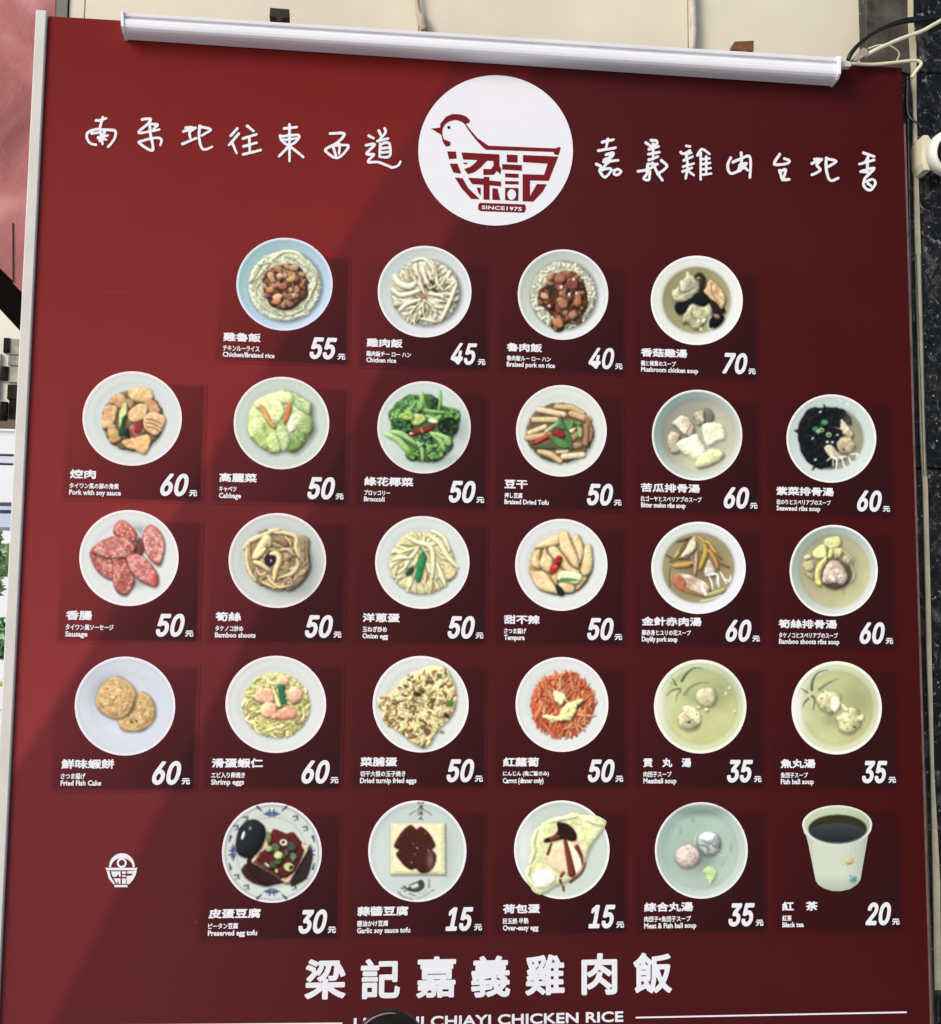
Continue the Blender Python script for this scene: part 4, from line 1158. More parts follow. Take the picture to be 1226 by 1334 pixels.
# ---- row 5
def dish_century_egg():
    d = Dish(23)
    d.plate((46, 1184, 38, 1182), rim=(238, 226, 232), well=(214, 218, 206))
    cx, cy, rx, ry = d.c
    for k, w, c in ((0.935, 0.006, (70, 84, 110)), (0.70, 0.004, (110, 116, 118))):
        m = np.clip(1-np.abs(d.q-k)/w*0.6, 0, 1)[..., None]
        d.rgb = d.rgb*(1-m*0.8)+np.array(c)/255.*m*0.8
    B1, B2 = (36, 48, 92), (110, 132, 176)
    for a in (270, 0, 90, 180):
        t = math.radians(a); ux, uy = math.cos(t), math.sin(t); vx, vy = -uy, ux
        def Q(r, s_): return (cx+(ux*r*0.83)*rx+vx*s_, cy+(uy*r*0.83)*ry+vy*s_)
        for s_, r, b, c in [(-60, 0.98, 26, B1), (60, 0.98, 26, B1), (-30, 1.04, 22, B1), (30, 1.04, 22, B1), (0, 0.98, 30, B2), (-92, 0.94, 18, B1), (92, 0.94, 18, B1), (0, 0.90, 20, B1), (-45, 0.92, 18, B2), (45, 0.92, 18, B2)]:
            x, y = Q(r, s_); x2, y2 = Q(0.90, s_*0.3)
            d.mark([(x, y), (x2, y2)], 5, c, 0.9, end=b*0.7)
        for sg in (-1, 1):
            x, y = Q(1.10, 165*sg); x2, y2 = Q(1.0, 115*sg)
            if a in (0, 180): x, y = Q(0.99, 185*sg); x2, y2 = Q(1.03, 120*sg)
            d.mark([(x, y), (x2, y2)], 14, (44, 54, 84), 0.9, end=5)
    for (x, y) in [(900, 210), (1010, 330), (230, 880), (340, 1000), (330, 220), (1000, 880), (880, 1000), (220, 320)]:
        d.mark([(x-40, y-10), (x, y-15), (x+15, y+30)], 8, (48, 54, 66), 0.9, end=5)
        d.mark([(x+10, y-25), (x-5, y+20), (x-30, y+35)], 5, (48, 54, 66), 0.8)
    d.ell(470, 860, 210, 110, 20, (58, 36, 34), part=d.part('soy_sauce'), w=20, wob=12, tex=0.04)
    d.blob([(330, 700), (520, 560), (820, 880), (720, 960), (560, 970), (420, 900)], (54, 34, 34), part=len(d.names)-1, w=20, tex=0.04, sh=0.2)
    d.blob([(830, 960), (900, 800), (1040, 580), (1080, 640), (1060, 760), (1010, 900), (880, 980)], (54, 44, 40), part=len(d.names)-1, w=20, tex=0.04, sh=0.2)
    t = d.part('tofu_block')
    d.blob([(600, 330), (1040, 530), (1030, 590), (810, 965), (770, 960), (380, 720), (390, 680)], (226, 196, 156), part=t, smooth=False, w=30, sh=0.5, edge=0.3)
    d.blob([(400, 715), (500, 620), (610, 690), (780, 880), (700, 920)], (110, 66, 58), part=t, smooth=False, w=30, sh=0)
    sa = d.part('soy_sauce')
    d.blob([(620, 350), (700, 360), (780, 390), (860, 380), (940, 480), (960, 560), (980, 590), (900, 780), (770, 900), (660, 850), (540, 750), (440, 680), (520, 580), (600, 470)], (92, 36, 36), part=sa, w=40, wob=10, tex=0.08, sh=0.25, spec=0.2)
    e = d.part('century_egg')
    d.blob([(205, 480), (240, 340), (330, 250), (430, 235), (520, 300), (545, 400), (500, 540), (430, 630), (350, 670), (250, 640), (205, 570)], (36, 38, 40), part=e, w=150, tex=0.02, sh=0.5, amb=0.75, dif=0.5, edge=0.2)
    d.ell(288, 415, 16, 52, 18, (228, 230, 236), part=e, sh=0, edge=0, w=10)
    d.ell(370, 335, 18, 24, 0, (124, 126, 130), part=e, sh=0, edge=0, soft=2)
    g = d.part('scallion')
    for x, y, rx_, ry_, a, c in [(580, 440, 30, 66, 0, (112, 124, 84)), (660, 560, 50, 50, 0, (84, 104, 66)), (830, 540, 60, 56, 0, (66, 82, 66)), (860, 660, 36, 50, 0, (96, 122, 88)), (640, 740, 66, 44, -30, (62, 84, 58)), (720, 650, 56, 40, 20, (104, 128, 76)), (560, 750, 40, 16, 40, (206, 206, 150)), (670, 820, 22, 26, 0, (176, 176, 130)), (780, 610, 30, 40, 0, (90, 86, 80)), (700, 700, 50, 30, -40, (80, 110, 66))]:
        d.ell(x, y, rx_, ry_, a, c, part=g, w=20, jag=0.15, n=8, sh=0.45)
    for x, y, r, c, a in [(750, 495, 46, (222, 220, 186), 20), (580, 565, 42, (156, 176, 112), 0), (810, 775, 60, (190, 196, 130), 10), (690, 640, 52, (190, 200, 130), -20)]:
        d.ell(x, y, r, r*0.85, a, c, part=g, w=16, sh=0.45, n=10)
    for x, y, r in [(745, 490, 20), (835, 780, 26)]: d.ell(x, y, r, r*0.8, -40, (60, 46, 40), part=g, sh=0)
    return d
def dish_garlic_tofu():
    d = Dish(24)
    d.plate((50, 1170, 42, 1198), rim=(246, 238, 240), well=(204, 214, 206), r_in=0.9)
    d.dark(960, 640, 90, 330, 0.22, (140, 156, 146)); d.dark(200, 700, 140, 330, 0.5, (222, 226, 222))
    K = (50, 48, 44)
    # small brushed mark of three characters under an arc
    for P in [[(520, 205), (600, 155), (650, 145)], [(650, 145), (720, 165), (775, 210)]]: d.mark(P, 4, K, 0.8)
    for x, y in [(628, 70), (672, 70)]: d.mark([(x-8, y), (x+8, y-4)], 7, K)
    for P in [[(652, 92), (652, 132)], [(632, 108), (674, 104)], [(636, 132), (626, 140)], [(664, 130), (676, 140)], [(640, 120), (666, 118)]]: d.mark(P, 4.5, K)
    for P in [[(622, 170), (620, 202)], [(640, 172), (668, 170)], [(652, 165), (652, 204)], [(638, 186), (668, 184)], [(650, 190), (638, 204)], [(656, 190), (670, 204)]]: d.mark(P, 4, K)
    for P in [[(655, 225), (645, 245), (625, 260)], [(652, 240), (672, 262)]]: d.mark(P, 4.5, K)
    # brushed bean pod
    d.mark([(520, 1050), (600, 1060), (660, 1020), (650, 980)], 24, (60, 62, 56), 0.95, end=34)
    d.ell(585, 1030, 46, 18, -12, (190, 196, 186), sh=0, edge=0, w=20)
    for P in [[(425, 1045), (470, 1040), (520, 1060)], [(450, 1015), (480, 1030)], [(460, 1075), (490, 1060)], [(520, 1010), (600, 975), (640, 968)]]: d.mark(P, 6, K, 0.9)
    for P, c in [([(390, 1080), (450, 1140), (560, 1170)], K), ([(520, 1105), (590, 1130)], K), ([(620, 1110), (690, 1090), (710, 1050)], (150, 156, 148)), ([(600, 1165), (690, 1130), (750, 1090)], (120, 110, 100)), ([(762, 1080), (800, 1060)], (150, 70, 60))]: d.mark(P, 4.5, c, 0.8)
    for k in range(5): d.mark([(738, 945+k*22), (752, 950+k*20)], 5, K, 0.8)
    t = d.part('tofu_block')
    d.blob([(305, 300), (925, 300), (930, 885), (305, 885)], (224, 220, 164), part=t, smooth=False, w=26, sh=0.4, so=(10, 14), sb=34, edge=0.08, tex=0.01, wob=1, amb=0.75, dif=0.3)
    d.blob([(335, 325), (895, 325), (895, 860), (335, 860)], (238, 226, 180), part=t, smooth=False, w=14, sh=0, edge=0.05, tex=0.01, amb=0.78, dif=0.27)
    d.mark([(340, 605), (890, 600)], 4, (206, 196, 140), 0.7, part=t)
    s_ = d.part('garlic_soy_sauce')
    d.blob([(540, 320), (600, 370), (650, 340), (740, 410), (815, 550), (780, 600), (825, 670), (800, 790), (730, 860), (650, 865), (590, 815), (540, 830), (460, 780), (370, 660), (400, 605), (345, 560), (410, 430), (480, 350)], (74, 36, 30), part=s_, w=60, tex=0.05, ns=50, sh=0.3, so=(4, 6), amb=0.72, dif=0.42)
    d.dark(760, 720, 40, 110, 0.5, (170, 150, 150))
    for x, y, r in [(560, 535, 10), (612, 585, 18), (740, 615, 12), (545, 750, 12), (580, 655, 8), (700, 420, 8)]: d.ell(x, y, r, r*0.5, 50, (190, 166, 160), part=s_, sh=0, edge=0)
    return d
def dish_fried_egg():
    d = Dish(25)
    d.plate((76, 1164, 50, 1174), rim=(250, 244, 240), well=(206, 216, 202), r_in=0.95)
    d.dark(180, 600, 110, 380, 0.7, (238, 240, 238))
    B = [(460, 260), (600, 230), (760, 190), (900, 210), (1060, 240), (1120, 290), (1110, 350), (1040, 450), (960, 560), (900, 700), (860, 830), (740, 940), (620, 1000), (520, 1040), (420, 1110), (340, 1120), (260, 1040), (205, 900), (230, 800), (300, 730), (270, 620), (270, 480), (340, 370)]
    e = d.part('fried_egg')
    P = catmull(B, 5)
    sd = sd_poly(d.X, d.Y, P)+10*(fbm(d.X, d.Y, 50, 4)-0.5)*2
    d.sil = np.maximum(d.sil, sd)
    d.blob(B, (222, 224, 160), part=e, w=60, wob=10, wn=50, sh=0.3, so=(10, 12), sb=40, col2=(232, 230, 176), tex=0.12, ns=70, soft=1.5, amb=0.75, dif=0.3)
    for P, w in [([(340, 380), (290, 520), (300, 640), (260, 760)], 30), ([(470, 300), (620, 260), (800, 230)], 24), ([(250, 800), (230, 920), (320, 1040)], 30), ([(880, 260), (980, 300), (1080, 330)], 22), ([(820, 260), (850, 400)], 16)]:
        d.line(P, w, (236, 234, 176), part=e, sh=0.12, edge=0.05, soft=3)
    d.blob([(640, 520), (780, 500), (860, 640), (880, 760), (780, 920), (640, 900), (480, 800), (440, 680), (520, 560)], (240, 206, 164), part=e, w=90, sh=0, edge=0.04, col2=(242, 216, 178), tex=0.04, soft=4, amb=0.78, dif=0.26)
    d.blob([(700, 540), (780, 620), (860, 790), (760, 900), (720, 700)], (246, 226, 192), part=e, w=30, sh=0, edge=0, soft=3)
    d.blob([(300, 880), (480, 850), (560, 960), (440, 1060), (320, 1040)], (232, 232, 206), part=e, w=60, sh=0, edge=0, soft=5)
    s_ = d.part('soy_sauce')
    d.blob([(565, 300), (650, 310), (730, 350), (785, 430), (785, 500), (730, 515), (640, 490), (540, 515), (430, 530), (425, 490), (520, 450), (575, 390)], (52, 30, 28), part=s_, w=20, wob=6, tex=0.05, sh=0.15)
    d.blob([(490, 470), (570, 430), (600, 480), (500, 520)], (112, 58, 46), part=s_, w=20, sh=0, edge=0)
    for P, w, e_ in [([(655, 500), (690, 650), (735, 880)], 18, 44), ([(500, 545), (460, 660)], 12, 16), ([(790, 580), (840, 680), (855, 780)], 26, 8), ([(640, 870), (610, 915)], 14, 16), ([(600, 960), (615, 1000)], 16, 10), ([(635, 1030), (640, 1075)], 14, 12), ([(890, 760), (840, 880), (720, 975)], 8, 18)]:
        d.line(P, w, (122, 56, 42), part=s_, end=e_, sh=0.15, tex=0.05)
    return d
def dish_mixed_ball():
    d = Dish(26)
    d.plate((88, 1146, 70, 1170), rim=(236, 238, 230), kind='bowl', wall=(156, 178, 164), wall2=(214, 222, 212), soup=(164, 188, 172), soup2=(190, 206, 190), r_in=0.80, off=(0, 10))
    m = np.clip(1-np.abs(d.q-0.79)/0.014, 0, 1)[..., None]*np.clip((560-d.X)/300, 0, 1)[..., None]
    d.rgb = d.rgb*(1-m*0.5)+0.84*m*0.5
    d.dark(640, 170, 380, 60, 0.18)
    d.dark(620, 700, 180, 160, 0.22)
    l = d.part('celery_leaf')
    for P, w, c in [([(510, 240), (520, 290)], 8, (104, 130, 104)), ([(385, 340), (380, 420)], 12, (120, 150, 122)), ([(960, 540), (955, 620)], 14, (130, 160, 130)), ([(560, 440), (540, 540)], 14, (186, 206, 130)), ([(780, 660), (880, 690)], 16, (186, 210, 150)), ([(870, 720), (850, 800)], 12, (140, 170, 134))]:
        d.line(P, w, c, part=l, sh=0, edge=0, soft=3)
    d.blob([(640, 850), (720, 800), (790, 860), (780, 940), (720, 1000), (670, 930)], (186, 206, 150), part=l, w=40, wob=18, sh=0.08, edge=0, col2=(170, 196, 130), soft=4)
    b = meatball(d, 705, 540, 140, (206, 206, 200), (158, 166, 160), 'fish_ball', jag=0.08)
    d.ell(690, 470, 90, 56, 0, (228, 226, 220), part=b, w=40, sh=0, edge=0, soft=4)
    for P in [[(560, 560), (640, 560), (720, 620)], [(700, 520), (760, 570), (820, 590)], [(600, 600), (650, 650)], [(700, 560), (690, 640), (740, 660)], [(640, 500), (680, 530)]]: d.line(P, 9, (134, 142, 138), part=b, sh=0.2)
    a = meatball(d, 462, 685, 140, (220, 204, 192), (206, 186, 170), 'meatball')
    for x, y in [(530, 658), (495, 690), (540, 700), (420, 740), (460, 600)]: d.ell(x, y, 9, 7, 0, (176, 140, 124), part=a, sh=0)
    return d
def dish_black_tea():
    d = Dish(27)
    d.names[0] = 'paper_cup'
    cup = [(216, 330), (240, 420), (262, 450), (290, 560), (370, 960), (400, 1010), (470, 1055), (560, 1082), (660, 1084), (760, 1062), (840, 1010), (880, 960), (950, 560), (968, 450), (1000, 400), (1016, 330)]
    top = [(616+400*math.cos(a), 330-225*math.sin(a)) for a in np.linspace(0, math.pi, 24)][1:-1]
    P = np.array(cup+top)
    d.sil = sd_poly(d.X, d.Y, P)
    t = np.clip((d.X-260)/700, 0, 1)[..., None]
    a, b, c = np.array((206, 214, 190))/255., np.array((212, 218, 196))/255., np.array((176, 188, 160))/255.
    d.rgb[:] = a*(1-t)+b*t
    d.rgb *= (1-0.16*np.clip((t-0.55)/0.45, 0, 1)**1.5)*(1-0.10*np.clip((0.15-t)/0.15, 0, 1))
    d.rgb *= (1-0.14*np.clip((d.Y-900)/180, 0, 1))[..., None]
    q = np.hypot((d.X-616)/400, (d.Y-330)/225)
    m = np.clip((1-q)/0.02+0.5, 0, 1)[..., None]
    rimc = np.array((236, 232, 218))/255.
    inner = np.array((196, 206, 172))/255.
    d.rgb = d.rgb*(1-m)+rimc*m
    q2 = np.hypot((d.X-616)/378, (d.Y-328)/205)
    m = np.clip((1-q2)/0.02+0.5, 0, 1)[..., None]
    d.rgb = d.rgb*(1-m)+inner*(1-0.12*np.clip((d.X-700)/300, 0, 1))[..., None]*m
    te = d.part('black_tea')
    q3 = np.hypot((d.X-622)/335, (d.Y-377)/166)
    m = np.clip((1-q3)/0.02+0.5, 0, 1)
    tea = np.ones(d.rgb.shape)*np.array((58, 52, 32))/255.
    k = np.clip((1-np.hypot((d.X-622)/330, (d.Y-425)/120))/0.04+0.5, 0, 1)[..., None]
    k = np.maximum(k, np.clip((d.Y-425)/10, 0, 1)[..., None])
    g = np.clip((d.Y-300)/240, 0, 1)[..., None]
    tea = tea*(1-k)+(np.array((66, 70, 74))*(1-g)+np.array((34, 44, 42))*g)/255.*k
    d.put((slice(None), slice(None)), m, tea, te)
    mm = np.clip(1-np.abs(q2-1.0)/0.02, 0, 1)[..., None]
    d.rgb = d.rgb*(1-mm*0.5)+0.95*mm*0.5
    lip = np.clip(1-np.abs(q-0.985)/0.02, 0, 1)[..., None]
    d.rgb = d.rgb*(1-lip*0.5)+0.94*lip*0.5
    su = d.part('printed_sun')
    d.ell(755, 740, 50, 40, -15, (190, 172, 118), part=su, sh=0, w=20)
    for an in range(0, 360, 45):
        a_ = math.radians(an+10); x, y = 755+math.cos(a_)*66, 740+math.sin(a_)*56
        d.mark([(x, y), (755+math.cos(a_)*98, 740+math.sin(a_)*84)], 4, (196, 180, 128), 0.9)
    d.ell(795, 950, 36, 34, 0, (96, 158, 158), sh=0, jag=0.3, soft=3)
    for x, y in [(765, 910), (830, 930), (810, 985)]: d.ell(x, y, 12, 12, 0, (110, 168, 166), sh=0, soft=2)
    return d

# ------------------------------------------------------------------ lettering
import os
SANS = None
try:                          # the plain sans that ships with Blender; its built-in font serves otherwise
    SANS = bpy.data.fonts.load(os.path.join(bpy.utils.system_resource('DATAFILES'), 'fonts', 'Inter.woff2'))
except Exception:
    SANS = None
def text_mesh(body, bold=0.0, shear=0.0, res=3, sans=False):
    cu = bpy.data.curves.new('lettering', 'FONT')
    if sans and SANS is not None: cu.font = SANS
    cu.body = body; cu.size = 1.0; cu.offset = bold; cu.shear = shear; cu.resolution_u = res
    o = bpy.data.objects.new('lettering', cu); COL.objects.link(o)
    me = bpy.data.meshes.new_from_object(o.evaluated_get(bpy.context.evaluated_depsgraph_get()))
    bpy.data.objects.remove(o); bpy.data.curves.remove(cu)
    co = np.empty(len(me.vertices)*3); me.vertices.foreach_get('co', co)
    co = co.reshape(-1, 3)
    return me, co
PXU = 180.0                  # lettering is laid out in 1/180 of a card column
def fit_text(name, body, x0, x1, z0, z1, parent, depth, bold=0.3, shear=0.0, mat=None, res=3, skew=0.0, cell=0.45, sans=False):
    """heavy letters: the outlines are thickened by a distance field and fitted in a box of the board plane"""
    me, co = text_mesh(body, 0.0, shear, res, sans)
    if len(co) == 0: return None
    cnt = {}
    for p in me.polygons:
        for e in p.edge_keys: cnt[e] = cnt.get(e, 0)+1
    E_ = np.array([e for e, c_ in cnt.items() if c_ == 1])
    TRI = []
    for p in me.polygons:
        vs = list(p.vertices)
        TRI += [(vs[0], vs[k], vs[k+1]) for k in range(1, len(vs)-1)]
    bpy.data.meshes.remove(me)
    a, b = co.min(0), co.max(0)
    w, h = (x1-x0)*PXU, (z1-z0)*PXU
    X = bold+(co[:, 0]-a[0])/(b[0]-a[0])*(w-2*bold); Y = bold+(co[:, 1]-a[1])/(b[1]-a[1])*(h-2*bold)
    xs = np.arange(-cell*2, w+cell*3, cell); ys = np.arange(-cell*2, h+cell*3, cell)+0.01373
    GX, GY = np.meshgrid(xs, ys)
    D = np.full(GX.shape, 1e9); ins = np.zeros(GX.shape, bool)
    pad = bold+2.5*cell
    for i0, i1 in E_:
        ax, ay, bx, by = X[i0], Y[i0], X[i1], Y[i1]
        xa = max(int((min(ax, bx)-pad-xs[0])/cell), 0); xb = int((max(ax, bx)+pad-xs[0])/cell)+2
        ya = max(int((min(ay, by)-pad-ys[0])/cell), 0); yb = int((max(ay, by)+pad-ys[0])/cell)+2
        sl = (slice(ya, yb), slice(xa, xb))
        ex, ey = bx-ax, by-ay
        wx, wy = GX[sl]-ax, GY[sl]-ay
        t = np.clip((wx*ex+wy*ey)/(ex*ex+ey*ey+1e-12), 0, 1)
        D[sl] = np.minimum(D[sl], (wx-ex*t)**2+(wy-ey*t)**2)
    for t0, t1, t2 in TRI:
        px_ = (X[t0], X[t1], X[t2]); py_ = (Y[t0], Y[t1], Y[t2])
        xa = max(int((min(px_)-xs[0])/cell), 0); xb = int((max(px_)-xs[0])/cell)+2
        ya = max(int((min(py_)-ys[0])/cell), 0); yb = int((max(py_)-ys[0])/cell)+2
        sl = (slice(ya, yb), slice(xa, xb))
        gx_, gy_ = GX[sl], GY[sl]
        c0 = (px_[1]-px_[0])*(gy_-py_[0])-(py_[1]-py_[0])*(gx_-px_[0])
        c1 = (px_[2]-px_[1])*(gy_-py_[1])-(py_[2]-py_[1])*(gx_-px_[1])
        c2 = (px_[0]-px_[2])*(gy_-py_[2])-(py_[0]-py_[2])*(gx_-px_[2])
        ins[sl] |= ((c0 >= 0) & (c1 >= 0) & (c2 >= 0)) | ((c0 <= 0) & (c1 <= 0) & (c2 <= 0))
    S = np.where(ins, 1, -1)*np.sqrt(np.minimum(D, 9*pad*pad))+bold
    gx, gy, c = snap_grid(xs, ys, S)
    iy, ix = np.nonzero(c)
    n = gx.shape[1]; q = iy*n+ix
    F = np.stack([q, q+1, q+n+1, q+n], 1)
    used, iv = np.unique(F, return_inverse=True); F = iv.reshape(F.shape)
    ux, uy = gx.ravel()[used]/PXU, gy.ravel()[used]/PXU
    out = np.stack([(x0+ux)*U, np.full(len(ux), -depth), (z0+uy+skew*ux)*U+Z0], 1)
    m2 = bpy.data.meshes.new('lettering')
    m2.vertices.add(len(out)); m2.vertices.foreach_set('co', out.ravel())
    m2.loops.add(F.size); m2.loops.foreach_set('vertex_index', F.ravel())
    m2.polygons.add(len(F)); m2.polygons.foreach_set('loop_start', np.arange(0, F.size, 4))
    m2.update(calc_edges=True)
    return link(name, m2, mat or MAT_WHITE, parent)

# ------------------------------------------------------------------ the menu board
BX0, BX1, BZ0, BZ1 = -3.667, 2.700, -3.45, 4.41      # board rectangle in column units
def bw(x, z): return (x*U, z*U+Z0)
board = empty('menu_board', (0, -0.0, Z0+BZ0*U), 'large dark red printed restaurant menu board with rows of dish photographs and white writing', 'menu board')
x0, z0 = bw(BX0, BZ0); x1, z1 = bw(BX1, BZ1)
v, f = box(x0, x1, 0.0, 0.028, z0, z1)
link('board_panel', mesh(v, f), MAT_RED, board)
MAT_TRIM = plain("off white aluminium trim", (214, 208, 198), 0.45, 0.5, var=0.06, scale=14)
xt0 = at(17, 640)[0]
v, f = box(xt0, x0-0.0012, -0.006, 0.030, z0-0.002, z1+0.006, 0.0015)
link('edge_trim', mesh(v, f), MAT_TRIM, board, 'wide off white side trim')
v, f = box(x1+0.0003, x1+0.0028, -0.0015, 0.029, z0, z1-0.09)
link('edge_trim', mesh(v, f), plain("thin worn edge", (112, 84, 78), 0.5, 0.5, var=0.5, scale=26), board, 'thin pinkish grey right edge')

# dish cards: anchor = right end and foot of the currency mark in the photograph
CARDS = [
 (1,2,450,469,'55','雞魯飯','チキンルーライス','Chicken/Braised rice',290,49,47.7,67.6,(300,300),dish_braised_rice,'menu card of braised meat on rice in a pale blue bowl, priced 55'),
 (1,3,632.4,476,'45','雞肉飯','鶏肉飯チー ロー ハン','Chicken rice',477,47,58.3,39,(483,310),dish_chicken_rice,'menu card of pale shredded chicken on rice, priced 45'),
 (1,4,811,481.5,'40','魯肉飯','魯肉飯ルー ロー ハン','Braised pork on rice',660,46,57.5,62.8,(663,314),dish_pork_rice,'menu card of dark braised pork on white rice, priced 40'),
 (1,5,984.4,488,'70','香菇雞湯','鶏と椎茸のスープ','Mushroom chicken soup',835,60.5,45.5,74.3,(837,321),dish_mushroom_soup,'menu card of chicken soup with black mushrooms, priced 70'),
 (2,1,257,646.8,'60','焢肉','タイワン風の豚の角煮','Pork with soy sauce',90,34,64.5,67.6,(102,475),dish_pork,'menu card of golden pork chunks with green scallion and red chilli'),
 (2,2,447.6,651,'50','高麗菜','キャベツ','Cabbage',285,49,23,29,(297,481),dish_cabbage,'menu card of pale green cabbage with two carrot strips'),
 (2,3,630.7,655.5,'50','綠花椰菜','ブロッコリー','Broccoli',474,64,34,27,(482,487),dish_broccoli,'menu card of green broccoli with a red chilli'),
 (2,4,809.6,659,'50','豆干','押し豆腐','Braised Dried Tofu',657,30,23.5,57.7,(661,491),dish_tofu_strips,'menu card of brown dried tofu strips with green leaves'),
 (2,5,986.7,663,'60','苦瓜排骨湯','白ゴーヤとスペリアブのスープ','Bitter melon ribs soup',835,77,79,58,(838,497),dish_melon_soup,'menu card of bitter melon and rib soup in a grey bowl'),
 (2,6,1159.4,667,'60','紫菜排骨湯','岩のりとスペリアブのスープ','Seaweed ribs soup',1011.5,75,70.7,57,(1012,501),dish_seaweed_soup,'menu card of soup with a mass of black seaweed'),
 (3,1,252,829.6,'50','香腸','タイワン風ソーセージ','Sausage',85,34,62.6,29,(98,657),dish_sausage,'menu card of pink sausage slices on a white plate'),
 (3,2,445,831,'50','筍絲','タケノコ炒め','Bamboo shoots',280,33.5,36.6,53,(291,660),dish_bamboo,'menu card of brownish fried bamboo shoots on a plate'),
 (3,3,629.8,832,'50','洋蔥蛋','玉ねぎ炒め','Onion egg',472,48.4,32,33.5,(480,663),dish_onion_egg,'menu card of pale yellow onion strips with a green scallion'),
 (3,4,810.5,834,'50','甜不辣','さつま揚げ','Tempura',656.5,46.5,29,27,(661,666),dish_tempura,'menu card of tan fish paste pieces with chilli and scallion'),
 (3,5,989.8,836,'60','金針赤肉湯','豚赤身とユリの花スープ','Daylily pork soup',836,78,64,46.5,(839,670),dish_daylily,'menu card of pork soup with orange daylily buds'),
 (3,6,1163.4,839,'60','筍絲排骨湯','タケノコとスペリアブのスープ','Bamboo shoots ribs soup',1014.6,76,77,78.7,(1015,673),dish_bamboo_rib,'menu card of rib soup with yellow bamboo shoots'),
 (4,1,247.6,1022,'60','鮮味蝦餅','さつま揚げ','Fried Fish Cake',79,69,32,53,(93,849),dish_fish_cake,'menu card of two fried fish cakes on a white plate'),
 (4,2,441,1020.5,'60','滑蛋蝦仁','エビ入り卵焼き','Shrimp eggs',275,67,44,43,(289,847),dish_shrimp_egg,'menu card of shrimp on yellow scrambled egg'),
 (4,3,629,1018.6,'50','菜脯蛋','切干大根の玉子焼き','Dried turnip fried eggs',469,48,59,73.5,(478,847),dish_turnip_egg,'menu card of a speckled dried turnip omelette'),
 (4,4,811.8,1018.6,'50','紅蘿蔔','にんじん (晩ご飯のみ)','Carrot (dinner only)',655,47,60,53,(662,847),dish_carrot,'menu card of orange carrot strips topped with egg'),
 (4,5,992,1019,'35','貢　丸　湯','肉団子スープ','Meatball soup',838,62.6,37,43,(842,850),dish_meatball_soup,'menu card of green soup with two pale meatballs, left of its twin'),
 (4,6,1167,1020,'35','魚丸湯','魚団子スープ','Fish ball soup',1017,45.6,35.6,43,(1019,851),dish_fishball_soup,'menu card of green soup with two fish balls at the right edge'),
 (5,2,437.8,1215.4,'30','皮蛋豆腐','ピータン豆腐','Preserved egg tofu',271,68,39,64,(284,1041),dish_century_egg,'menu card of a black preserved egg and tofu on a blue patterned plate'),
 (5,3,628,1212,'15','蒜醬豆腐','醤油かけ豆腐','Garlic soy sauce tofu',465,66.6,40.6,69.4,(474,1038),dish_garlic_tofu,'menu card of square tofu under dark garlic soy sauce'),
 (5,4,813,1208.6,'15','荷包蛋','目玉焼 半熟','Over-easy egg',655,48.4,33.5,46.5,(661,1037),dish_fried_egg,'menu card of a fried egg with brown soy sauce'),
 (5,5,994.5,1206,'35','綜合丸湯','肉団子+魚団子スープ','Meat & Fish ball soup',839,64,61,68,(843,1037),dish_mixed_ball,'menu card of pale green soup with a meatball and a fish ball'),
 (5,6,1171.8,1204.6,'20','紅　茶','紅茶','Black tea',1019,46.5,12.4,28,(1020,1037),dish_black_tea,'menu card of black tea in a pale paper cup, priced 20'),
]
D_CARD, D_PLATE, D_TEXT = 0.0005, 0.0010, 0.0010
for (row, col_, au, av, price, name, jp, en, lx, wn_, wj, we, org, fn, label) in CARDS:
    ax, az = [float(q) for q in inv(au, av)]
    cx0, cx1 = ax-0.927, ax+0.030
    cz0, cz1 = az-0.050, az+(0.80 if row > 1 else 0.76)
    if col_ == 1: cx1 += 0.015
    me = mesh([(cx0*U, -D_CARD, cz0*U+Z0), (cx1*U, -D_CARD, cz0*U+Z0), (cx1*U, -D_CARD, cz1*U+Z0), (cx0*U, -D_CARD, cz1*U+Z0)], [(0, 1, 2, 3)])
    uvl = me.uv_layers.new(name='card')
    for li, q in enumerate([(0, 1), (1, 1), (1, 0), (0, 0)]): uvl.data[li].uv = q
    card = link('dish_card', me, MAT_CARD, board, label)
    dish = fn()
    dish.build(org, card, D_PLATE)
    def xr(w): return float(inv(lx+w, av)[0])
    l = float(inv(lx, av)[0])
    fit_text('dish_name', name, l, xr(wn_), az+0.106, az+0.170, card, D_TEXT, bold=0.5, cell=0.4)
    fit_text('subtitle', jp, l, xr(wj), az+0.037, az+0.077, card, D_TEXT, bold=0.22, res=2, cell=0.36)
    dz = -0.012 if any(ch in en for ch in 'pyg(q') else 0
    fit_text('subtitle', en, l, xr(we), az-0.006+dz, az+0.030, card, D_TEXT, bold=0.28, res=2, cell=0.36)
    fit_text('price', price, ax-0.253, ax-0.062, az-0.002, az+0.157, card, D_TEXT, bold=1.3-0.35*('4' in price), shear=0.27, res=4, cell=0.55, sans=True)
    fit_text('currency_mark', '元', ax-0.056, ax, az+0.000, az+0.043, card, D_TEXT, bold=0.45, cell=0.4)

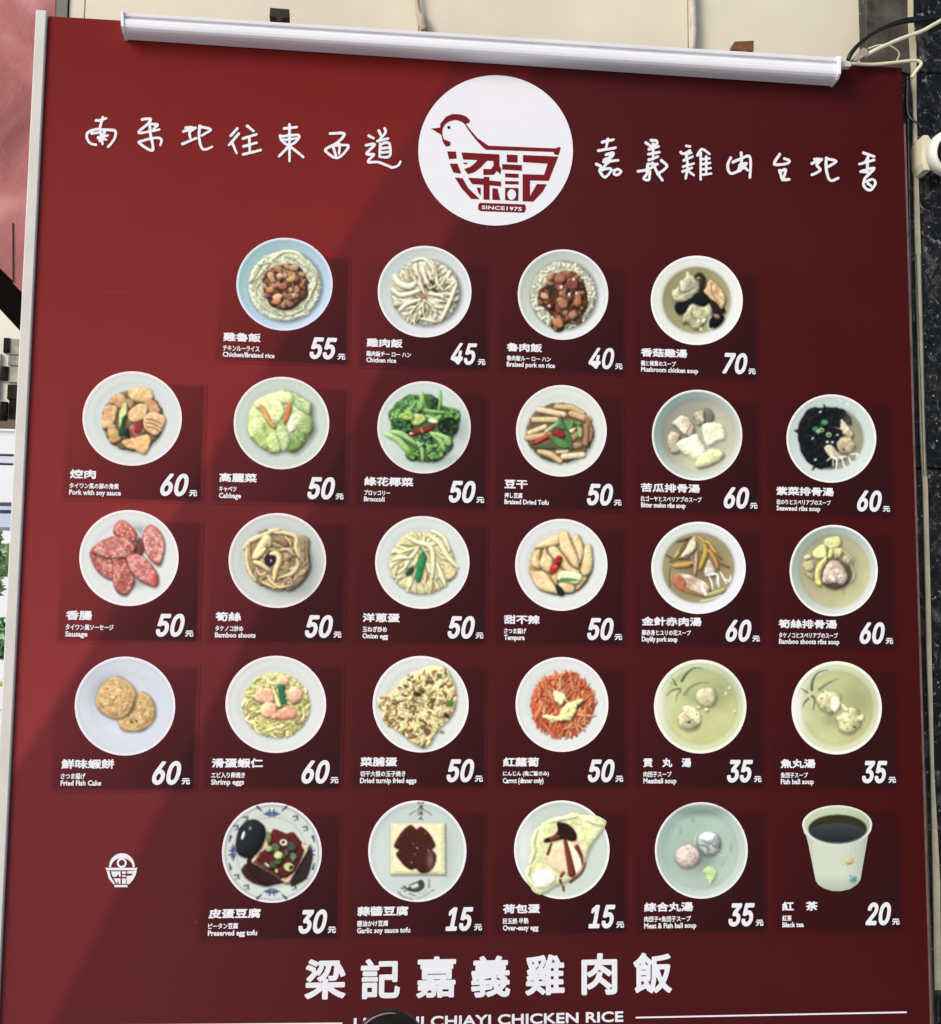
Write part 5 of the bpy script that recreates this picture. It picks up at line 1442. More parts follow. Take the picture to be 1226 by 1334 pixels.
# round emblem
EMB = lambda a, b: (520+np.asarray(a)/4.904, 80+np.asarray(b)/4.904)
DE = 0.0010
emb = empty('emblem', (0, 0, 0)); emb.parent = board; emb.location = -worldloc(board)
pts = [(616+494*math.cos(a), 570+480*math.sin(a)) for a in np.linspace(0, 2*math.pi, 97)[:-1]]
v, f = poly_mesh(pts, EMB, DE); me = mesh(v, f); face_front(me)
disc = link('emblem_disc', me, MAT_WHITE, emb)
EP = [
 [(262,402),(275,385),(300,355),(340,338),(390,340),(430,355),(452,378),(448,392),(438,398),(425,400),(455,440),(500,492),(570,540),(1000,558),(1015,550),(1032,550),(1018,600),(992,597),(985,580),(555,566),(535,552),(485,498),(445,445),(420,405),(400,388),(360,375),(320,385),(292,405),(277,432),(275,468),(285,500),(325,515),(328,532),(318,545),(298,545),(280,520),(268,470),(203,432),(262,424)],
 [(306,576),(362,578),(367,622),(318,626)], [(322,655),(372,655),(396,718),(346,712)], [(355,743),(405,748),(440,810),(515,882),(460,880),(400,815)],
 [(397,583),(640,596),(640,668),(652,688),(646,722),(622,702),(605,725),(537,728),(537,688),(585,690),(602,668),(602,638),(560,636),(520,680),(480,710),(438,722),(415,690),(455,675),(490,645),(500,632),(408,628)],
 [(405,648),(440,650),(420,662)],
 [(440,745),(540,750),(540,738),(575,740),(575,762),(650,770),(650,800),(577,793),(577,886),(538,884),(538,790),(465,785)],
 [(495,808),(520,808),(520,860),(505,840)], [(595,812),(628,815),(645,888),(595,886)],
 [(686,597),(756,600),(755,648),(688,645)], [(658,658),(783,664),(783,700),(658,692)], [(676,717),(762,720),(762,746),(676,742)], [(676,766),(762,768),(762,788),(676,785)],
 [(676,808),(762,811),(760,892),(676,888)],
 [(790,600),(1015,610),(955,765),(835,762),(835,862),(880,785),(942,787),(915,835),(855,898),(788,895),(788,722),(925,726),(948,655),(790,645)],
 [(515,905),(800,915),(808,925),(808,950),(798,968),(520,958),(504,948),(504,918)],
]
def tri_fill(V):
    from mathutils.geometry import tessellate_polygon
    return [tuple(t) for t in tessellate_polygon([[Vector(p) for p in V]])]
for i, P in enumerate(EP):
    v, _ = poly_mesh(P, EMB, DE+0.0004)
    me = mesh(v, tri_fill(v)); face_front(me)
    nm = 'chick_outline' if i == 0 else ('since_banner' if i == len(EP)-1 else 'bowl_character_stroke')
    link(nm, me, MAT_INK, emb)
v, f = poly_mesh([(317+10*math.cos(a), 424+10*math.sin(a)) for a in np.linspace(0, 6.28, 15)[:-1]], EMB, DE+0.0004)
me = mesh(v, f); face_front(me); link('chick_eye', me, MAT_BLACKINK, emb)
v, f = poly_mesh([(718+27*math.cos(a), 853+34*math.sin(a)) for a in np.linspace(0, 6.28, 21)[:-1]], EMB, DE+0.0008)
me = mesh(v, f); face_front(me); link('egg_mark', me, MAT_WHITE, emb)
ex0, ez1 = [float(q) for q in inv(520+527/4.904, 80+922/4.904)]; ex1, ez0 = [float(q) for q in inv(520+783/4.904, 80+958/4.904)]
fit_text('lettering', 'SINCE1975', ex0, ex1, ez0, ez1, emb, DE+0.0008, bold=0.22, cell=0.25)

# brushed slogan left and right of the emblem
W1 = (lambda a, b: (100+np.asarray(a)/5.33, 140+np.asarray(b)/5.33))
W2 = (lambda a, b: (320+np.asarray(a)/5.33, 150+np.asarray(b)/5.33))
W3 = (lambda a, b: (765+np.asarray(a)/6.13, 170+np.asarray(b)/6.13))
W4 = (lambda a, b: (940+np.asarray(a)/5.573, 180+np.asarray(b)/5.573))
SL = [(W1, 10, [[(135,92),(165,90),(205,78)],[(182,70),(170,110),(160,150)],[(160,150),(110,160),(75,180),(72,215),(95,250),(135,262)],[(160,155),(230,158),(268,165),(268,205),(245,245),(218,275)],[(105,182),(150,175)],[(165,165),(180,255)],[(150,215),(215,195)],[(195,170),(160,235)],[(150,210),(205,225)]]),
 (W1, 10, [[(455,85),(510,80),(500,110),(430,178),(575,155)],[(507,85),(512,180),(528,300),(435,248),(460,232),(550,212),(588,225),(582,262)],[(528,118),(562,122),(535,150)]]),
 (W1, 10, [[(742,168),(825,143),(785,172),(790,215)],[(735,255),(830,215)],[(758,142),(800,138)],[(855,130),(850,210),(865,275),(890,295),(940,275)],[(855,135),(930,155),(870,195)]]),
 (W2, 10, [[(5,-2+0),(5,-1)]]),
 (W2, 10, [[(268,95),(355,85)],[(305,65),(305,320)],[(240,145),(252,180),(300,215)],[(245,150),(365,140),(355,180),(305,215)],[(262,175),(350,163)],[(300,218),(232,288)],[(308,218),(400,292)]]),
 (W2, 10, [[(588,130),(685,130),(640,190),(560,235),(565,260),(640,298),(715,215),(600,215)],[(605,215),(630,290)],[(655,205),(648,270)]]),
 (W2, 10, [[(855,145),(888,162)],[(838,210),(895,205),(840,270),(890,275),(850,325),(920,328),(980,350),(1020,365),(1060,350),(1075,325)],[(925,110),(940,145)],[(965,95),(970,125),(920,182)],[(915,182),(990,163)],[(935,200),(930,290)],[(935,205),(995,195),(1000,285),(940,292)],[(942,232),(990,227)],[(942,262),(992,257)]]),
 (W3, 12, [[(120,95),(210,75)],[(165,70),(150,140)],[(88,163),(225,140)],[(150,195),(205,180),(195,210),(135,235),(185,215)],[(130,252),(245,240)],[(185,200),(170,260)],[(72,270),(110,290),(100,325),(140,375),(185,330),(180,305),(100,320)],[(160,250),(120,320)],[(215,320),(215,350),(245,355),(268,330),(240,310),(215,330)]]),
 (W3, 12, [[(468,100),(500,122)],[(510,80),(550,85),(555,110),(510,130)],[(492,152),(570,130)],[(488,192),(575,175)],[(525,110),(525,230)],[(490,237),(565,210)],[(405,327),(480,315),(560,268)],[(480,285),(475,345),(450,385),(490,395),(500,330)],[(520,260),(560,340),(600,400)],[(590,240),(635,290),(560,350)],[(482,270),(560,270)]]),
 (W3, 11, [[(790,125),(820,130)],[(745,175),(770,187),(820,160)],[(790,195),(830,180)],[(770,240),(840,210)],[(765,290),(850,265)],[(760,330),(835,300)],[(790,200),(800,290),(785,385)],[(800,322),(850,358)],[(880,200),(915,150),(975,190)],[(905,180),(905,393)],[(925,230),(975,225)],[(915,270),(980,262)],[(915,312),(985,302)],[(910,356),(990,345)],[(950,210),(950,350)]]),
 (W4, 11, [[(65,145),(45,190),(50,240),(75,258),(120,240)],[(82,175),(130,155),(205,138),(205,288)],[(140,108),(145,165),(120,235)],[(130,200),(180,185),(130,240)],[(152,200),(190,235)]]),
 (W4, 11, [[(420,120),(382,190),(470,187),(490,165),(455,150)],[(420,235),(440,305)],[(430,240),(465,232),(450,298),(490,300)]]),
 (W4, 11, [[(655,185),(725,155),(690,195),(715,235),(655,268)],[(675,155),(700,150)],[(760,145),(758,220),(775,290),(800,310),(845,292)],[(760,150),(830,170),(770,210)]]),
 (W4, 11, [[(1030,108),(1105,135)],[(1105,160),(1000,190)],[(1060,150),(1055,240)],[(1070,125),(1040,180)],[(1010,245),(1105,220),(1040,295),(1030,340),(1050,370),(1085,375),(1115,330),(1095,300),(1045,318)],[(1062,332),(1085,350)],[(1020,242),(1080,255)]])]
SL[3] = (W1, 10, [[(1115,148),(1070,198)],[(1125,185),(1058,262)],[(1082,250),(1110,318)],[(1185,130),(1228,165)],[(1155,218),(1248,188)],[(1158,272),(1248,247)],[(1155,327),(1278,298)],[(1198,205),(1203,318)]])
for g, (lo, hi, lab) in enumerate([(0, 7, 'brushed white slogan of seven characters left of the round emblem'), (7, 14, 'brushed white slogan of seven characters right of the round emblem')]):
    gs = empty('slogan', (0, 0, 0)); gs.parent = board; gs.location = -worldloc(board); gs['label'] = lab
    for (wx, w_, st) in SL[lo:hi]:
        link('brushed_character', strokes_mesh(st, wx, w_*0.92, 2.6, 0.0010), MAT_WHITE, gs)

# little bowl emblem (the square code around it is left out)
LB = lambda a, b: (120+np.asarray(a)/15.325, 1090+np.asarray(b)/15.325)
lb = empty('small_emblem', (0, 0, 0)); lb.parent = board; lb.location = -worldloc(board); lb['label'] = 'small white bowl emblem at lower left'
def arc(cx, cy, rx, ry, a0, a1, n=24): return [(cx+rx*math.cos(math.radians(a)), cy-ry*math.sin(math.radians(a))) for a in np.linspace(a0, a1, n)]
shapes = [arc(598, 600, 258, 272, 0, 180)+arc(598, 610, 215, 185, 180, 0)[0:],
          arc(595, 522, 100, 100, 90, 449, 30)+arc(595, 522, 60, 60, 449, 90, 30),
          [(268, 618), (908, 618), (890, 668), (290, 668)],
          [(290, 675), (350, 680), (375, 800), (470, 945), (420, 940), (340, 840)],
          [(700, 690), (895, 672), (870, 770), (820, 860), (740, 950), (690, 940), (690, 780), (800, 770), (810, 735), (700, 735)],
          [(380, 690), (570, 690), (575, 800), (545, 800), (530, 745), (480, 800), (420, 800), (400, 760)],
          [(430, 830), (570, 830), (570, 940), (530, 930), (520, 860), (500, 940), (470, 900)],
          [(600, 690), (675, 690), (675, 740), (600, 740)], [(600, 765), (675, 765), (675, 800), (600, 800)], [(600, 830), (675, 830), (675, 940), (600, 940)],
          [(440, 960), (700, 960), (715, 1005), (455, 1005)]]
for P in shapes:
    v, _ = poly_mesh(P, LB, 0.0009)
    me = mesh(v, tri_fill(v)); face_front(me); link('emblem_shape', me, MAT_WHITE, lb)

# shop name and english line
TT = lambda a, b: inv(380+a/2.358, 1220+b/2.358)
for ch, l_, r_, t_, b_ in [('梁',42,165,70,192),('記',213,332,69,190),('嘉',384,504,62,187),('義',552,671,60,185),('雞',718,838,56,179),('肉',890,1000,52,178),('飯',1049,1168,50,173)]:
    xa, zt = [float(q) for q in TT(l_, t_)]; xb, zb = [float(q) for q in TT(r_, b_)]
    fit_text('title_character', ch, xa, xb, zb, zt, board, 0.0009, bold=1.5, res=4, cell=0.6)
xa, zt = [float(q) for q in inv(461, 1326)]; xb, zt2 = [float(q) for q in inv(812, 1317)]
zb = float(inv(461, 1344.5)[1])
fit_text('english_title', 'LIANG JI CHIAYI CHICKEN RICE', xa, xb, zb, zt, board, 0.0009, bold=0.55, res=4, cell=0.6, skew=(zt2-zt)/(xb-xa))
for (ua, va), (ub, vb) in [((100, 1336), (446, 1333)), ((828, 1325.5), (1181, 1318.5))]:
    xa, za = [float(q) for q in inv(ua, va)]; xb, zb = [float(q) for q in inv(ub, vb)]
    h = 0.0055
    me = mesh([(xa*U, -0.0009, (za-h)*U+Z0), (xb*U, -0.0009, (zb-h)*U+Z0), (xb*U, -0.0009, (zb+h)*U+Z0), (xa*U, -0.0009, (za+h)*U+Z0)], [(0, 1, 2, 3)])
    link('title_rule', me, MAT_WHITE, board)

# ------------------------------------------------------------------ lamp above the board
MAT_HOUS = plain("grey white lamp housing", (228, 226, 226), 0.5, 0.3, var=0.05, scale=12)
MAT_DIFF = plain("milky lamp diffuser", (242, 239, 244), 0.5, 0.3, var=0.03, scale=8)
La = Vector(at(161, 13, 0.030)); Lb = Vector(at(162, 39, 0.030))
Ra = Vector(at(1092, 71.5, 0.030)); Rb = Vector(at(1091, 101, 0.030))
def sweep_profile(prof, A0, A1, B0, B1, n=2):
    """profile (depth y, t 0 top..1 foot) swept from the left end (A0 top, A1 foot) to the right end"""
    V, F = [], []
    m = len(prof)
    for k in range(n+1):
        s_ = k/n
        T = A0.lerp(B0, s_); Bm = A1.lerp(B1, s_)
        for (y, t) in prof:
            p = T.lerp(Bm, t); V.append((p.x, -y, p.z))
    for k in range(n):
        for i in range(m):
            a = k*m+i; b = k*m+(i+1) % m
            F.append((a, b, b+m, a+m))
    F.append(tuple(range(m-1, -1, -1))); F.append(tuple(range(n*m, n*m+m)))
    return V, F
lamp = empty('tube_lamp', tuple((La+Lb)/2), 'long unlit white tube lamp fixed along the top of the menu board', 'lamp')
hp = [(0.002, 0.0), (0.022, 0.0), (0.026, 0.06), (0.026, 0.17), (0.0295, 0.19), (0.0295, 0.27), (0.026, 0.29), (0.026, 0.40), (0.002, 0.40)]
v, f = sweep_profile(hp, La, Lb, Ra, Rb); link('housing', mesh(v, f), MAT_HOUS, lamp)
dp = [(0.002, 0.408), (0.0275, 0.408), (0.0300, 0.44), (0.0312, 0.55), (0.0312, 0.72), (0.0300, 0.84), (0.0268, 0.93), (0.0210, 0.985), (0.0140, 1.0), (0.002, 1.0)]
v, f = sweep_profile(dp, La, Lb, Ra, Rb); link('diffuser', mesh(v, f, False), MAT_DIFF, lamp)
for (A, B, C_, D_, k) in ((La, Lb, Ra, Rb, -1), (Ra, Rb, La, Lb, 1)):
    d_ = (A-C_).normalized()*0.004
    ep = [(0.001, -0.02), (0.026, -0.02), (0.033, 0.1), (0.033, 0.86), (0.024, 1.02), (0.001, 1.03)]
    v, f = sweep_profile(ep, A, B, A+d_, B+d_, 1); link('end_cap', mesh(v, f), MAT_DIFF, lamp)
MAT_BR = plain("rusty bracket", (120, 74, 40), 0.7, 0.3, var=0.4, scale=60)
MAT_BK = plain("blackened bracket", (52, 42, 34), 0.7, 0.3, var=0.3, scale=60)
for (pts, m) in (([(352, 10), (377, 12), (377, 22), (368, 23), (366, 27), (361, 27), (360, 22), (351, 21)], MAT_BK), ([(957, 54), (982, 53), (982, 66), (973, 66), (970, 70), (965, 69), (963, 65), (953, 64)], MAT_BR)):
    v, f = pxprism(pts, 0.010, 0.020); link('mounting_bracket', mesh(v, f), m, lamp, 'blackened bracket' if m is MAT_BK else 'rusty orange bracket')

# ------------------------------------------------------------------ wall, pillar, edges
MAT_CREAM = plain("cream painted soffit panel", (226, 216, 192), 0.6, 0.4, var=0.09, scale=4, bump=0.15)
MAT_GREY = plain("grey wall strip", (128, 122, 112), 0.7, 0.3, var=0.15, scale=30, bump=0.2)
WY = -0.055
wall = empty('wall', at(600, 40, WY)); tag(wall, kind='structure')
def px_x(u, d, v=40): return at(u, v, d)[0]
zt = at(600, -120, WY)[2]; zb = 0.0
xs_ = [88, 109.3, 546, 897, 1128]
for i in range(4):
    a = px_x(xs_[i], WY)+0.0006; b = px_x(xs_[i+1], WY)-0.0006
    v, f = box(a, b, -WY, -WY+0.012, 1.9, zt, 0.0008); link('wall_panel', mesh(v, f), MAT_CREAM, wall)
v, f = box(px_x(70, WY), px_x(1130, WY), -WY+0.0125, -WY+0.12, zb, zt); link('backing', mesh(v, f), MAT_GREY, wall)
v, f = box(px_x(73, WY), px_x(87, WY), -WY-0.004, -WY+0.012, zb, zt); link('wall_strip', mesh(v, f), MAT_GREY, wall)
# conduit and cord on the wall
cd = tube([at(901, -40, -0.045), at(903, 15, -0.045), at(904, 40, -0.045), at(902, 66, -0.045)], 0.0062, 12)
o = link('conduit', mesh(*cd, True), plain("grey white conduit", (188, 182, 166), 0.5, 0.5, var=0.15, scale=40)); tag(o, 'grey white pipe running down the cream wall to the tube lamp', 'pipe')
cd = tube([at(542, -20, -0.045), at(545, 14, -0.045), at(549, 24, -0.045), at(553, 40, -0.045)], [0.003, 0.004, 0.007, 0.006], 10)
o = link('hanging_cord', mesh(*cd, True), plain("dull cord", (176, 160, 138), 0.6, 0.4, var=0.2, scale=40)); tag(o, 'short dull cord hanging on the cream wall above the lamp', 'cord')

# granite pillar at the right
s = NT("black polished granite")
P_ = s.pos()
n1 = s.noise(P_, 22, 6, 0.7, 0.8)
n2 = s.noise(P_, 70, 6, 0.75, 1.2)
vo = s.n('ShaderNodeTexVoronoi'); vo.inputs['Scale'].default_value = 85; s.l(P_, vo.inputs['Vector'])
sp = s.ramp(vo.outputs['Distance'], [(0.0, (1, 1, 1, 1)), (0.16, (0, 0, 0, 1))])
c = s.ramp(n1, [(0.42, L4((9, 9, 9))), (0.55, L4((32, 31, 29))), (0.66, L4((112, 110, 102)))])
c2 = s.ramp(n2, [(0.48, L4((8, 8, 8))), (0.58, L4((52, 50, 46))), (0.68, L4((216, 212, 200)))])
c = s.mix(0.5, c, c2)
msk = s.math('MULTIPLY', s.ramp(s.noise(P_, 30, 2, 0.5), [(0.46, (0, 0, 0, 1)), (0.58, (1, 1, 1, 1))]), sp)
s.l(s.mix(msk, c, L4((212, 212, 204))), s.p.inputs['Base Color'])
s.bump(n2, 0.15, 0.002)
MAT_GRAN = s.set(Roughness=0.3, Specular_IOR_Level=0.25)
GY = -0.030
pil = empty('granite_pillar', (at(1200, 700, GY)[0], 0.1, 0.0), 'black speckled granite pillar standing to the right of the menu board', 'pillar')
gx0 = px_x(1128.5, GY, 45); zt2 = at(1180, -120, GY)[2]
jo = [0.0, 0.62, at(1200, 1212, GY)[2], at(1200, 610, GY)[2], at(1150, 75, GY)[2]-0.02, zt2]
for a, b in zip(jo[:-1], jo[1:]):
    v, f = box(gx0, gx0+0.75, -GY, -GY+0.4, a+0.0008, b-0.0008, 0.0015); link('granite_slab', mesh(v, f), MAT_GRAN, pil)
MAT_DIRT = plain("dusty dark stone", (78, 72, 62), 0.65, 0.3, var=0.6, scale=26, bump=0.3)
v, f = pxprism([(1129.5, -100), (1184, -100), (1186, 110), (1130, 110)], -GY+0.000+0.003, 0.006)
# dusty patch of stone above the board corner
v, f = pxprism([(1129.5, -100), (1184, -100), (1187, 96), (1129.5, 84)], 0.003+GY, 0.004)
link('dusty_stone_strip', mesh(v, f), MAT_DIRT, pil, 'dusty brown grey strip of stone')
MAT_SEAL = plain("cream sealant strip", (204, 192, 160), 0.55, 0.4, var=0.12, scale=50, bump=0.2)
def ribbon(name, left, right, d, th, mat, parent):
    v, f = pxprism(left+right[::-1], d, th); return link(name, mesh(v, f), mat, parent)
SD = GY+0.004
ribbon('sealant_strip', [(1183, -60), (1183, 25), (1185, 60), (1190, 140), (1192, 300), (1195, 400), (1199, 560), (1203, 640), (1206, 760), (1208, 860), (1213, 1000), (1216, 1150), (1218, 1290)],
       [(1190, -60), (1190, 25), (1194, 60), (1194, 140), (1199, 300), (1202, 400), (1205, 560), (1209, 640), (1212, 760), (1214, 860), (1217, 1000), (1225, 1150), (1226, 1290)], SD, 0.0035, MAT_SEAL, pil)
MAT_STEEL = plain("scratched metal edge", (120, 118, 112), 0.3, 0.5, 0.8, var=0.5, scale=60)
for (a, b, c_, d_) in ((1192.5, 1203.5, 1193.3, 1204.3), (1198.5, 1206.5, 1199.2, 1207.4)):
    ribbon('metal_edge', [(a+1, 330), (b, 620)], [(c_+1, 330), (d_, 620)], SD+0.001, 0.0047, MAT_STEEL, pil)
ribbon('metal_edge', [(1181.5, 100), (1187, 420), (1194, 700), (1205, 1150), (1210.5, 1334)], [(1183, 100), (1188.2, 420), (1195.5, 700), (1206.5, 1150), (1212, 1334)], SD, 0.0035, MAT_STEEL, pil)
ribbon('metal_edge', [(1203, 1000), (1213, 1334)], [(1206, 1000), (1217, 1334)], SD-0.001, 0.0025, plain("grey grout", (110, 104, 92), 0.6, 0.4, var=0.4, scale=90), pil)

# cables at the upper right
MAT_CW = plain("cream cable", (226, 218, 184), 0.45, 0.5, var=0.06, scale=60)
MAT_CB = plain("black cable", (16, 15, 15), 0.4, 0.5)
def cable(name, pts, r, mat, label, d=0.01):
    P = [at(p[0], p[1], p[2] if len(p) > 2 else d) for p in pts]
    o = link(name, mesh(*tube(P, r, 10), True), mat); tag(o, label, 'cable'); return o
cable('power_cable', [(1096, 86, 0.02), (1110, 83, 0.018), (1135, 84), (1160, 82), (1188, 79), (1198, 80), (1200, 84), (1194, 92), (1188, 101)], 0.0026, MAT_CW, 'cream cable leading right from the lamp and folding back down')
cable('power_cable', [(1126, 73, 0.012), (1145, 63, 0.02), (1175, 50, 0.02), (1200, 41, 0.02), (1215, 33, 0.02), (1245, 16, 0.02)], 0.0030, MAT_CW, 'cream cable rising to the upper right corner')
cable('thin_cord', [(1132, 63, 0.014), (1145, 59, 0.012), (1160, 60, 0.01), (1171, 68, 0.006), (1170, 76, 0.004), (1166, 82, 0.006)], 0.0013, MAT_CW, 'thin cream cord looping above the board corner')
cable('black_cable', [(1105, 78, 0.02), (1110, 68, 0.02), (1122, 55, 0.015), (1140, 42, 0.01), (1160, 33, 0.005), (1180, 27, 0.0), (1198, 25, -0.01), (1240, 20, -0.02)], [0.0034, 0.0034, 0.003, 0.0026, 0.0036, 0.0046, 0.0046, 0.004, 0.004], MAT_CB, 'black cable arching from the lamp end past the cream wall')
cable('black_cable', [(1183, 104, -0.01), (1182, 130, -0.015), (1184, 150, -0.012), (1194, 160, -0.005), (1206, 166, 0.0), (1218, 172, 0.0)], [0.004, 0.0045, 0.003, 0.0016, 0.0016, 0.0016], MAT_CB, 'black cable hanging beside the board and running to the wall camera')
plug = empty('lamp_plug', at(1098, 85, 0.02), 'small pinkish cream plug in the right end of the tube lamp', 'plug')
v, f = pxprism([(1092, 77), (1102, 74), (1103, 85), (1108, 80), (1109, 86), (1092, 87)], 0.022, 0.010)
link('plug_body', mesh(v, f), plain("pinkish plastic", (224, 204, 190), 0.4, 0.5), plug)
v, f = pxprism([(1110, 77), (1124, 62), (1131, 64), (1129, 71), (1116, 80)], 0.020, 0.008)
link('connector_sleeve', mesh(v, f), plain("translucent sleeve", (168, 152, 138), 0.35, 0.5, var=0.2, scale=90), plug, 'translucent brownish sleeve')

# wall camera at the right edge
MAT_CAMW = plain("white plastic", (238, 236, 226), 0.35, 0.5, var=0.02)
MAT_LENS = plain("glossy black", (8, 8, 9), 0.12, 0.6)
cc = Vector(at(1239, 199, 0.03))
cctv = empty('wall_camera', tuple(cc), 'white wall mounted camera with a round black front at the right edge', 'camera')
v, f = pxprism([(1200, 183), (1203, 176), (1209, 176), (1213, 182), (1215, 200), (1214, 221), (1204, 221), (1201, 212)], 0.004, 0.036)
link('mount', mesh(v, f), plain("yellowed plastic", (222, 214, 186), 0.45, 0.5), cctv)
def lathe(cen, prof, axis, n=32):
    ax = Vector(axis).normalized(); s1 = ax.orthogonal().normalized(); s2 = ax.cross(s1)
    V, F = [], []
    for (r, h) in prof:
        for k in range(n):
            a = 2*math.pi*k/n
            V.append(Vector(cen)+ax*h+s1*r*math.cos(a)+s2*r*math.sin(a))
    m = len(prof)
    for i in range(m-1):
        for k in range(n):
            a = i*n+k; b = i*n+(k+1) % n
            F.append((a, b, b+n, a+n))
    F.append(tuple(range(n-1, -1, -1))); F.append(tuple(range((m-1)*n, m*n)))
    return V, F
axv = (-0.06, -1, -0.22)
rb = 0.034
v, f = lathe(cc, [(0.01, -0.032), (rb*0.8, -0.026), (rb, -0.012), (rb*1.02, 0.004), (rb*0.94, 0.012), (rb*0.82, 0.014)], axv); link('camera_body', mesh(v, f, True), MAT_CAMW, cctv)
v, f = lathe(cc, [(rb*0.80, 0.008), (rb*0.80, 0.017), (rb*0.66, 0.025), (rb*0.38, 0.031), (rb*0.1, 0.033)], axv); link('camera_lens', mesh(v, f, True), MAT_LENS, cctv)

# ------------------------------------------------------------------ what shows left of the board
s = NT("glossy faded red sheet")
n1 = s.noise(s.pos(), 7, 3, 0.5, 0.6)
s.l(s.ramp(n1, [(0.3, L4((138, 66, 62))), (0.55, L4((184, 108, 104))), (0.75, L4((206, 146, 142)))]), s.p.inputs['Base Color'])
s.bump(s.noise(s.pos(), 26, 4, 0.6), 0.4, 0.004)
MAT_PINK = s.set(Roughness=0.35, Specular_IOR_Level=0.5)
PD = -0.30
aw = empty('red_canopy', at(20, 150, PD), 'faded pinkish red sheet of an awning behind the upper left of the board', 'awning')
v, f = pxprism([(-260, -140), (72, -140), (72, 425), (17, 369), (17, 366), (-260, 95)], PD, 0.01)
link('canopy_sheet', mesh(v, f), MAT_PINK, aw)
v, f = pxprism([(15.7, 290), (17.0, 290), (17.6, 368), (16.2, 367)], PD+0.002, 0.0015)
link('seam', mesh(v, f), MAT_CB, aw)
v, f = pxprism([(-260, 96), (0, 346), (26, 375), (80, 432), (80, 500), (26, 431), (0, 403), (-260, 150)], PD-0.02, 0.06)
link('awning_beam', mesh(v, f), plain("dark awning beam", (16, 12, 10), 0.8, 0.03), aw)
# a pale shop front across the way
FD = -3.0
MAT_PALE = plain("pale shop wall", (240, 236, 214), 0.6, 0.3, var=0.02, scale=3)
MAT_WHT = plain("white counter front", (244, 244, 246), 0.5, 0.3, var=0.02, scale=3)
MAT_BLU = plain("pale blue band", (204, 214, 236), 0.5, 0.3, var=0.05, scale=3)
shop = empty('shop_front', (at(0, 700, FD)[0], 3.2, 0), 'pale shop front seen past the left edge of the board, with small dark framed pictures', 'shop front')
def rect(u0, v0, u1, v1, d, th, mat, nm, parent, label=None):
    a = at(u0, v0, d); b = at(u1, v1, d)
    v, f = box(a[0], b[0], -d, -d+th, b[2], a[2]); return link(nm, mesh(v, f), mat, parent, label)
rect(-420, 150, 90, 549, FD, 0.15, MAT_PALE, 'upper_wall', shop)
rect(-420, 546, 60, 550, FD+0.02, 0.019, plain("brown ledge", (110, 96, 78), 0.6, 0.3), 'ledge', shop)
rect(-420, 550, 70, 592.5, FD, 0.15, MAT_WHT, 'counter_band', shop)
rect(-420, 592.5, 70, 596, FD, 0.15, plain("grey shadow gap trim", (222, 226, 238), 0.5, 0.3), 'trim', shop)
rect(-420, 596, 70, 655.5, FD, 0.15, MAT_WHT, 'counter_front', shop)
rect(-420, 655.5, 70, 661, FD, 0.15, MAT_BLU, 'trim', shop)
rect(-420, 661, 70, 688, FD, 0.15, MAT_BLU, 'counter_base', shop)
MAT_FR = plain("dark picture", (40, 37, 32), 0.8, 0.05, var=0.9, scale=22)
MAT_PG = plain("grey picture", (176, 172, 156), 0.8, 0.1, var=0.4, scale=22)
for i, (a, b, c_, d_) in enumerate([(5, 440, 12, 459), (2, 477, 10, 495), (10, 501, 22, 520), (12, 521, 21, 545), (0, 523, 8, 548), (-30, 445, -14, 470), (-34, 480, -14, 520)]):
    fr = rect(a, b, c_, d_, FD+0.02, 0.019, MAT_FR, 'wall_picture', shop)
for (a, b, c_, d_) in [(12, 441, 30, 462), (11, 463, 30, 476), (11, 478, 26, 498), (-12, 460, -2, 520)]:
    rect(a, b, c_, d_, FD+0.015, 0.014, MAT_PG, 'wall_notice', shop)

# greenery, white barrier and parked thing further off
def foliage(name, u0, v0, u1, v1, d, n, col, label, seed, size):
    R = np.random.RandomState(seed)
    V, F = [], []
    a = at(u0, v0, d); b = at(u1, v1, d)
    cx, cz, rx, rz = (a[0]+b[0])/2, (a[2]+b[2])/2, abs(b[0]-a[0])/2, abs(a[2]-b[2])/2
    root = empty(name, (cx, -d, b[2]), label, 'plant')
    for i in range(n):
        q = R.normal(size=3); q /= np.linalg.norm(q); r = R.rand()**0.35
        lump = 0.8+0.3*math.sin(q[0]*5+seed)*math.cos(q[2]*6)
        p = Vector((cx+q[0]*rx*r*lump, -d+0.5+q[1]*0.5*r, cz+q[2]*rz*r*lump))
        t1 = Vector(R.normal(size=3)).normalized(); t2 = t1.cross(Vector(R.normal(size=3))).normalized()
        k = size*(0.6+R.rand()*0.8)
        m = len(V)
        V += [p-t1*k, p-t2*k*0.45, p+t1*k, p+t2*k*0.45]; F.append((m, m+1, m+2, m+3))
    s_ = NT(name+" leaves")
    nz = s_.noise(s_.pos(), 6, 3, 0.6)
    s_.l(s_.ramp(nz, [(0.35, L4(tuple(x*0.85 for x in col))), (0.65, L4(col))]), s_.p.inputs['Base Color'])
    s_.set(Roughness=0.6)
    tr = s_.p
    link('foliage', mesh(V, F), s_.m, root)
    v, f = tube([(cx, -d+0.5, 0.0), (cx+0.05, -d+0.5, cz*0.5), (cx, -d+0.5, cz)], [0.05, 0.04, 0.02], 8)
    link('stem', mesh(v, f, True), plain(name+" bark", (90, 76, 60), 0.8, 0.2, var=0.3), root)
    return root
foliage('shrub', -330, 640, 45, 800, -6.5, 9000, (214, 236, 176), 'light green shrub past the left edge of the board, just under the pale blue counter', 3, 0.045)
foliage('shrub', -300, 760, 40, 900, -6.0, 9000, (160, 208, 148), 'mid green shrub past the left edge of the board, below the lighter one', 5, 0.045)
foliage('shrub', -300, 870, 40, 1010, -5.0, 5000, (236, 236, 120), 'yellow green low shrub past the lower left edge of the board', 8, 0.04)
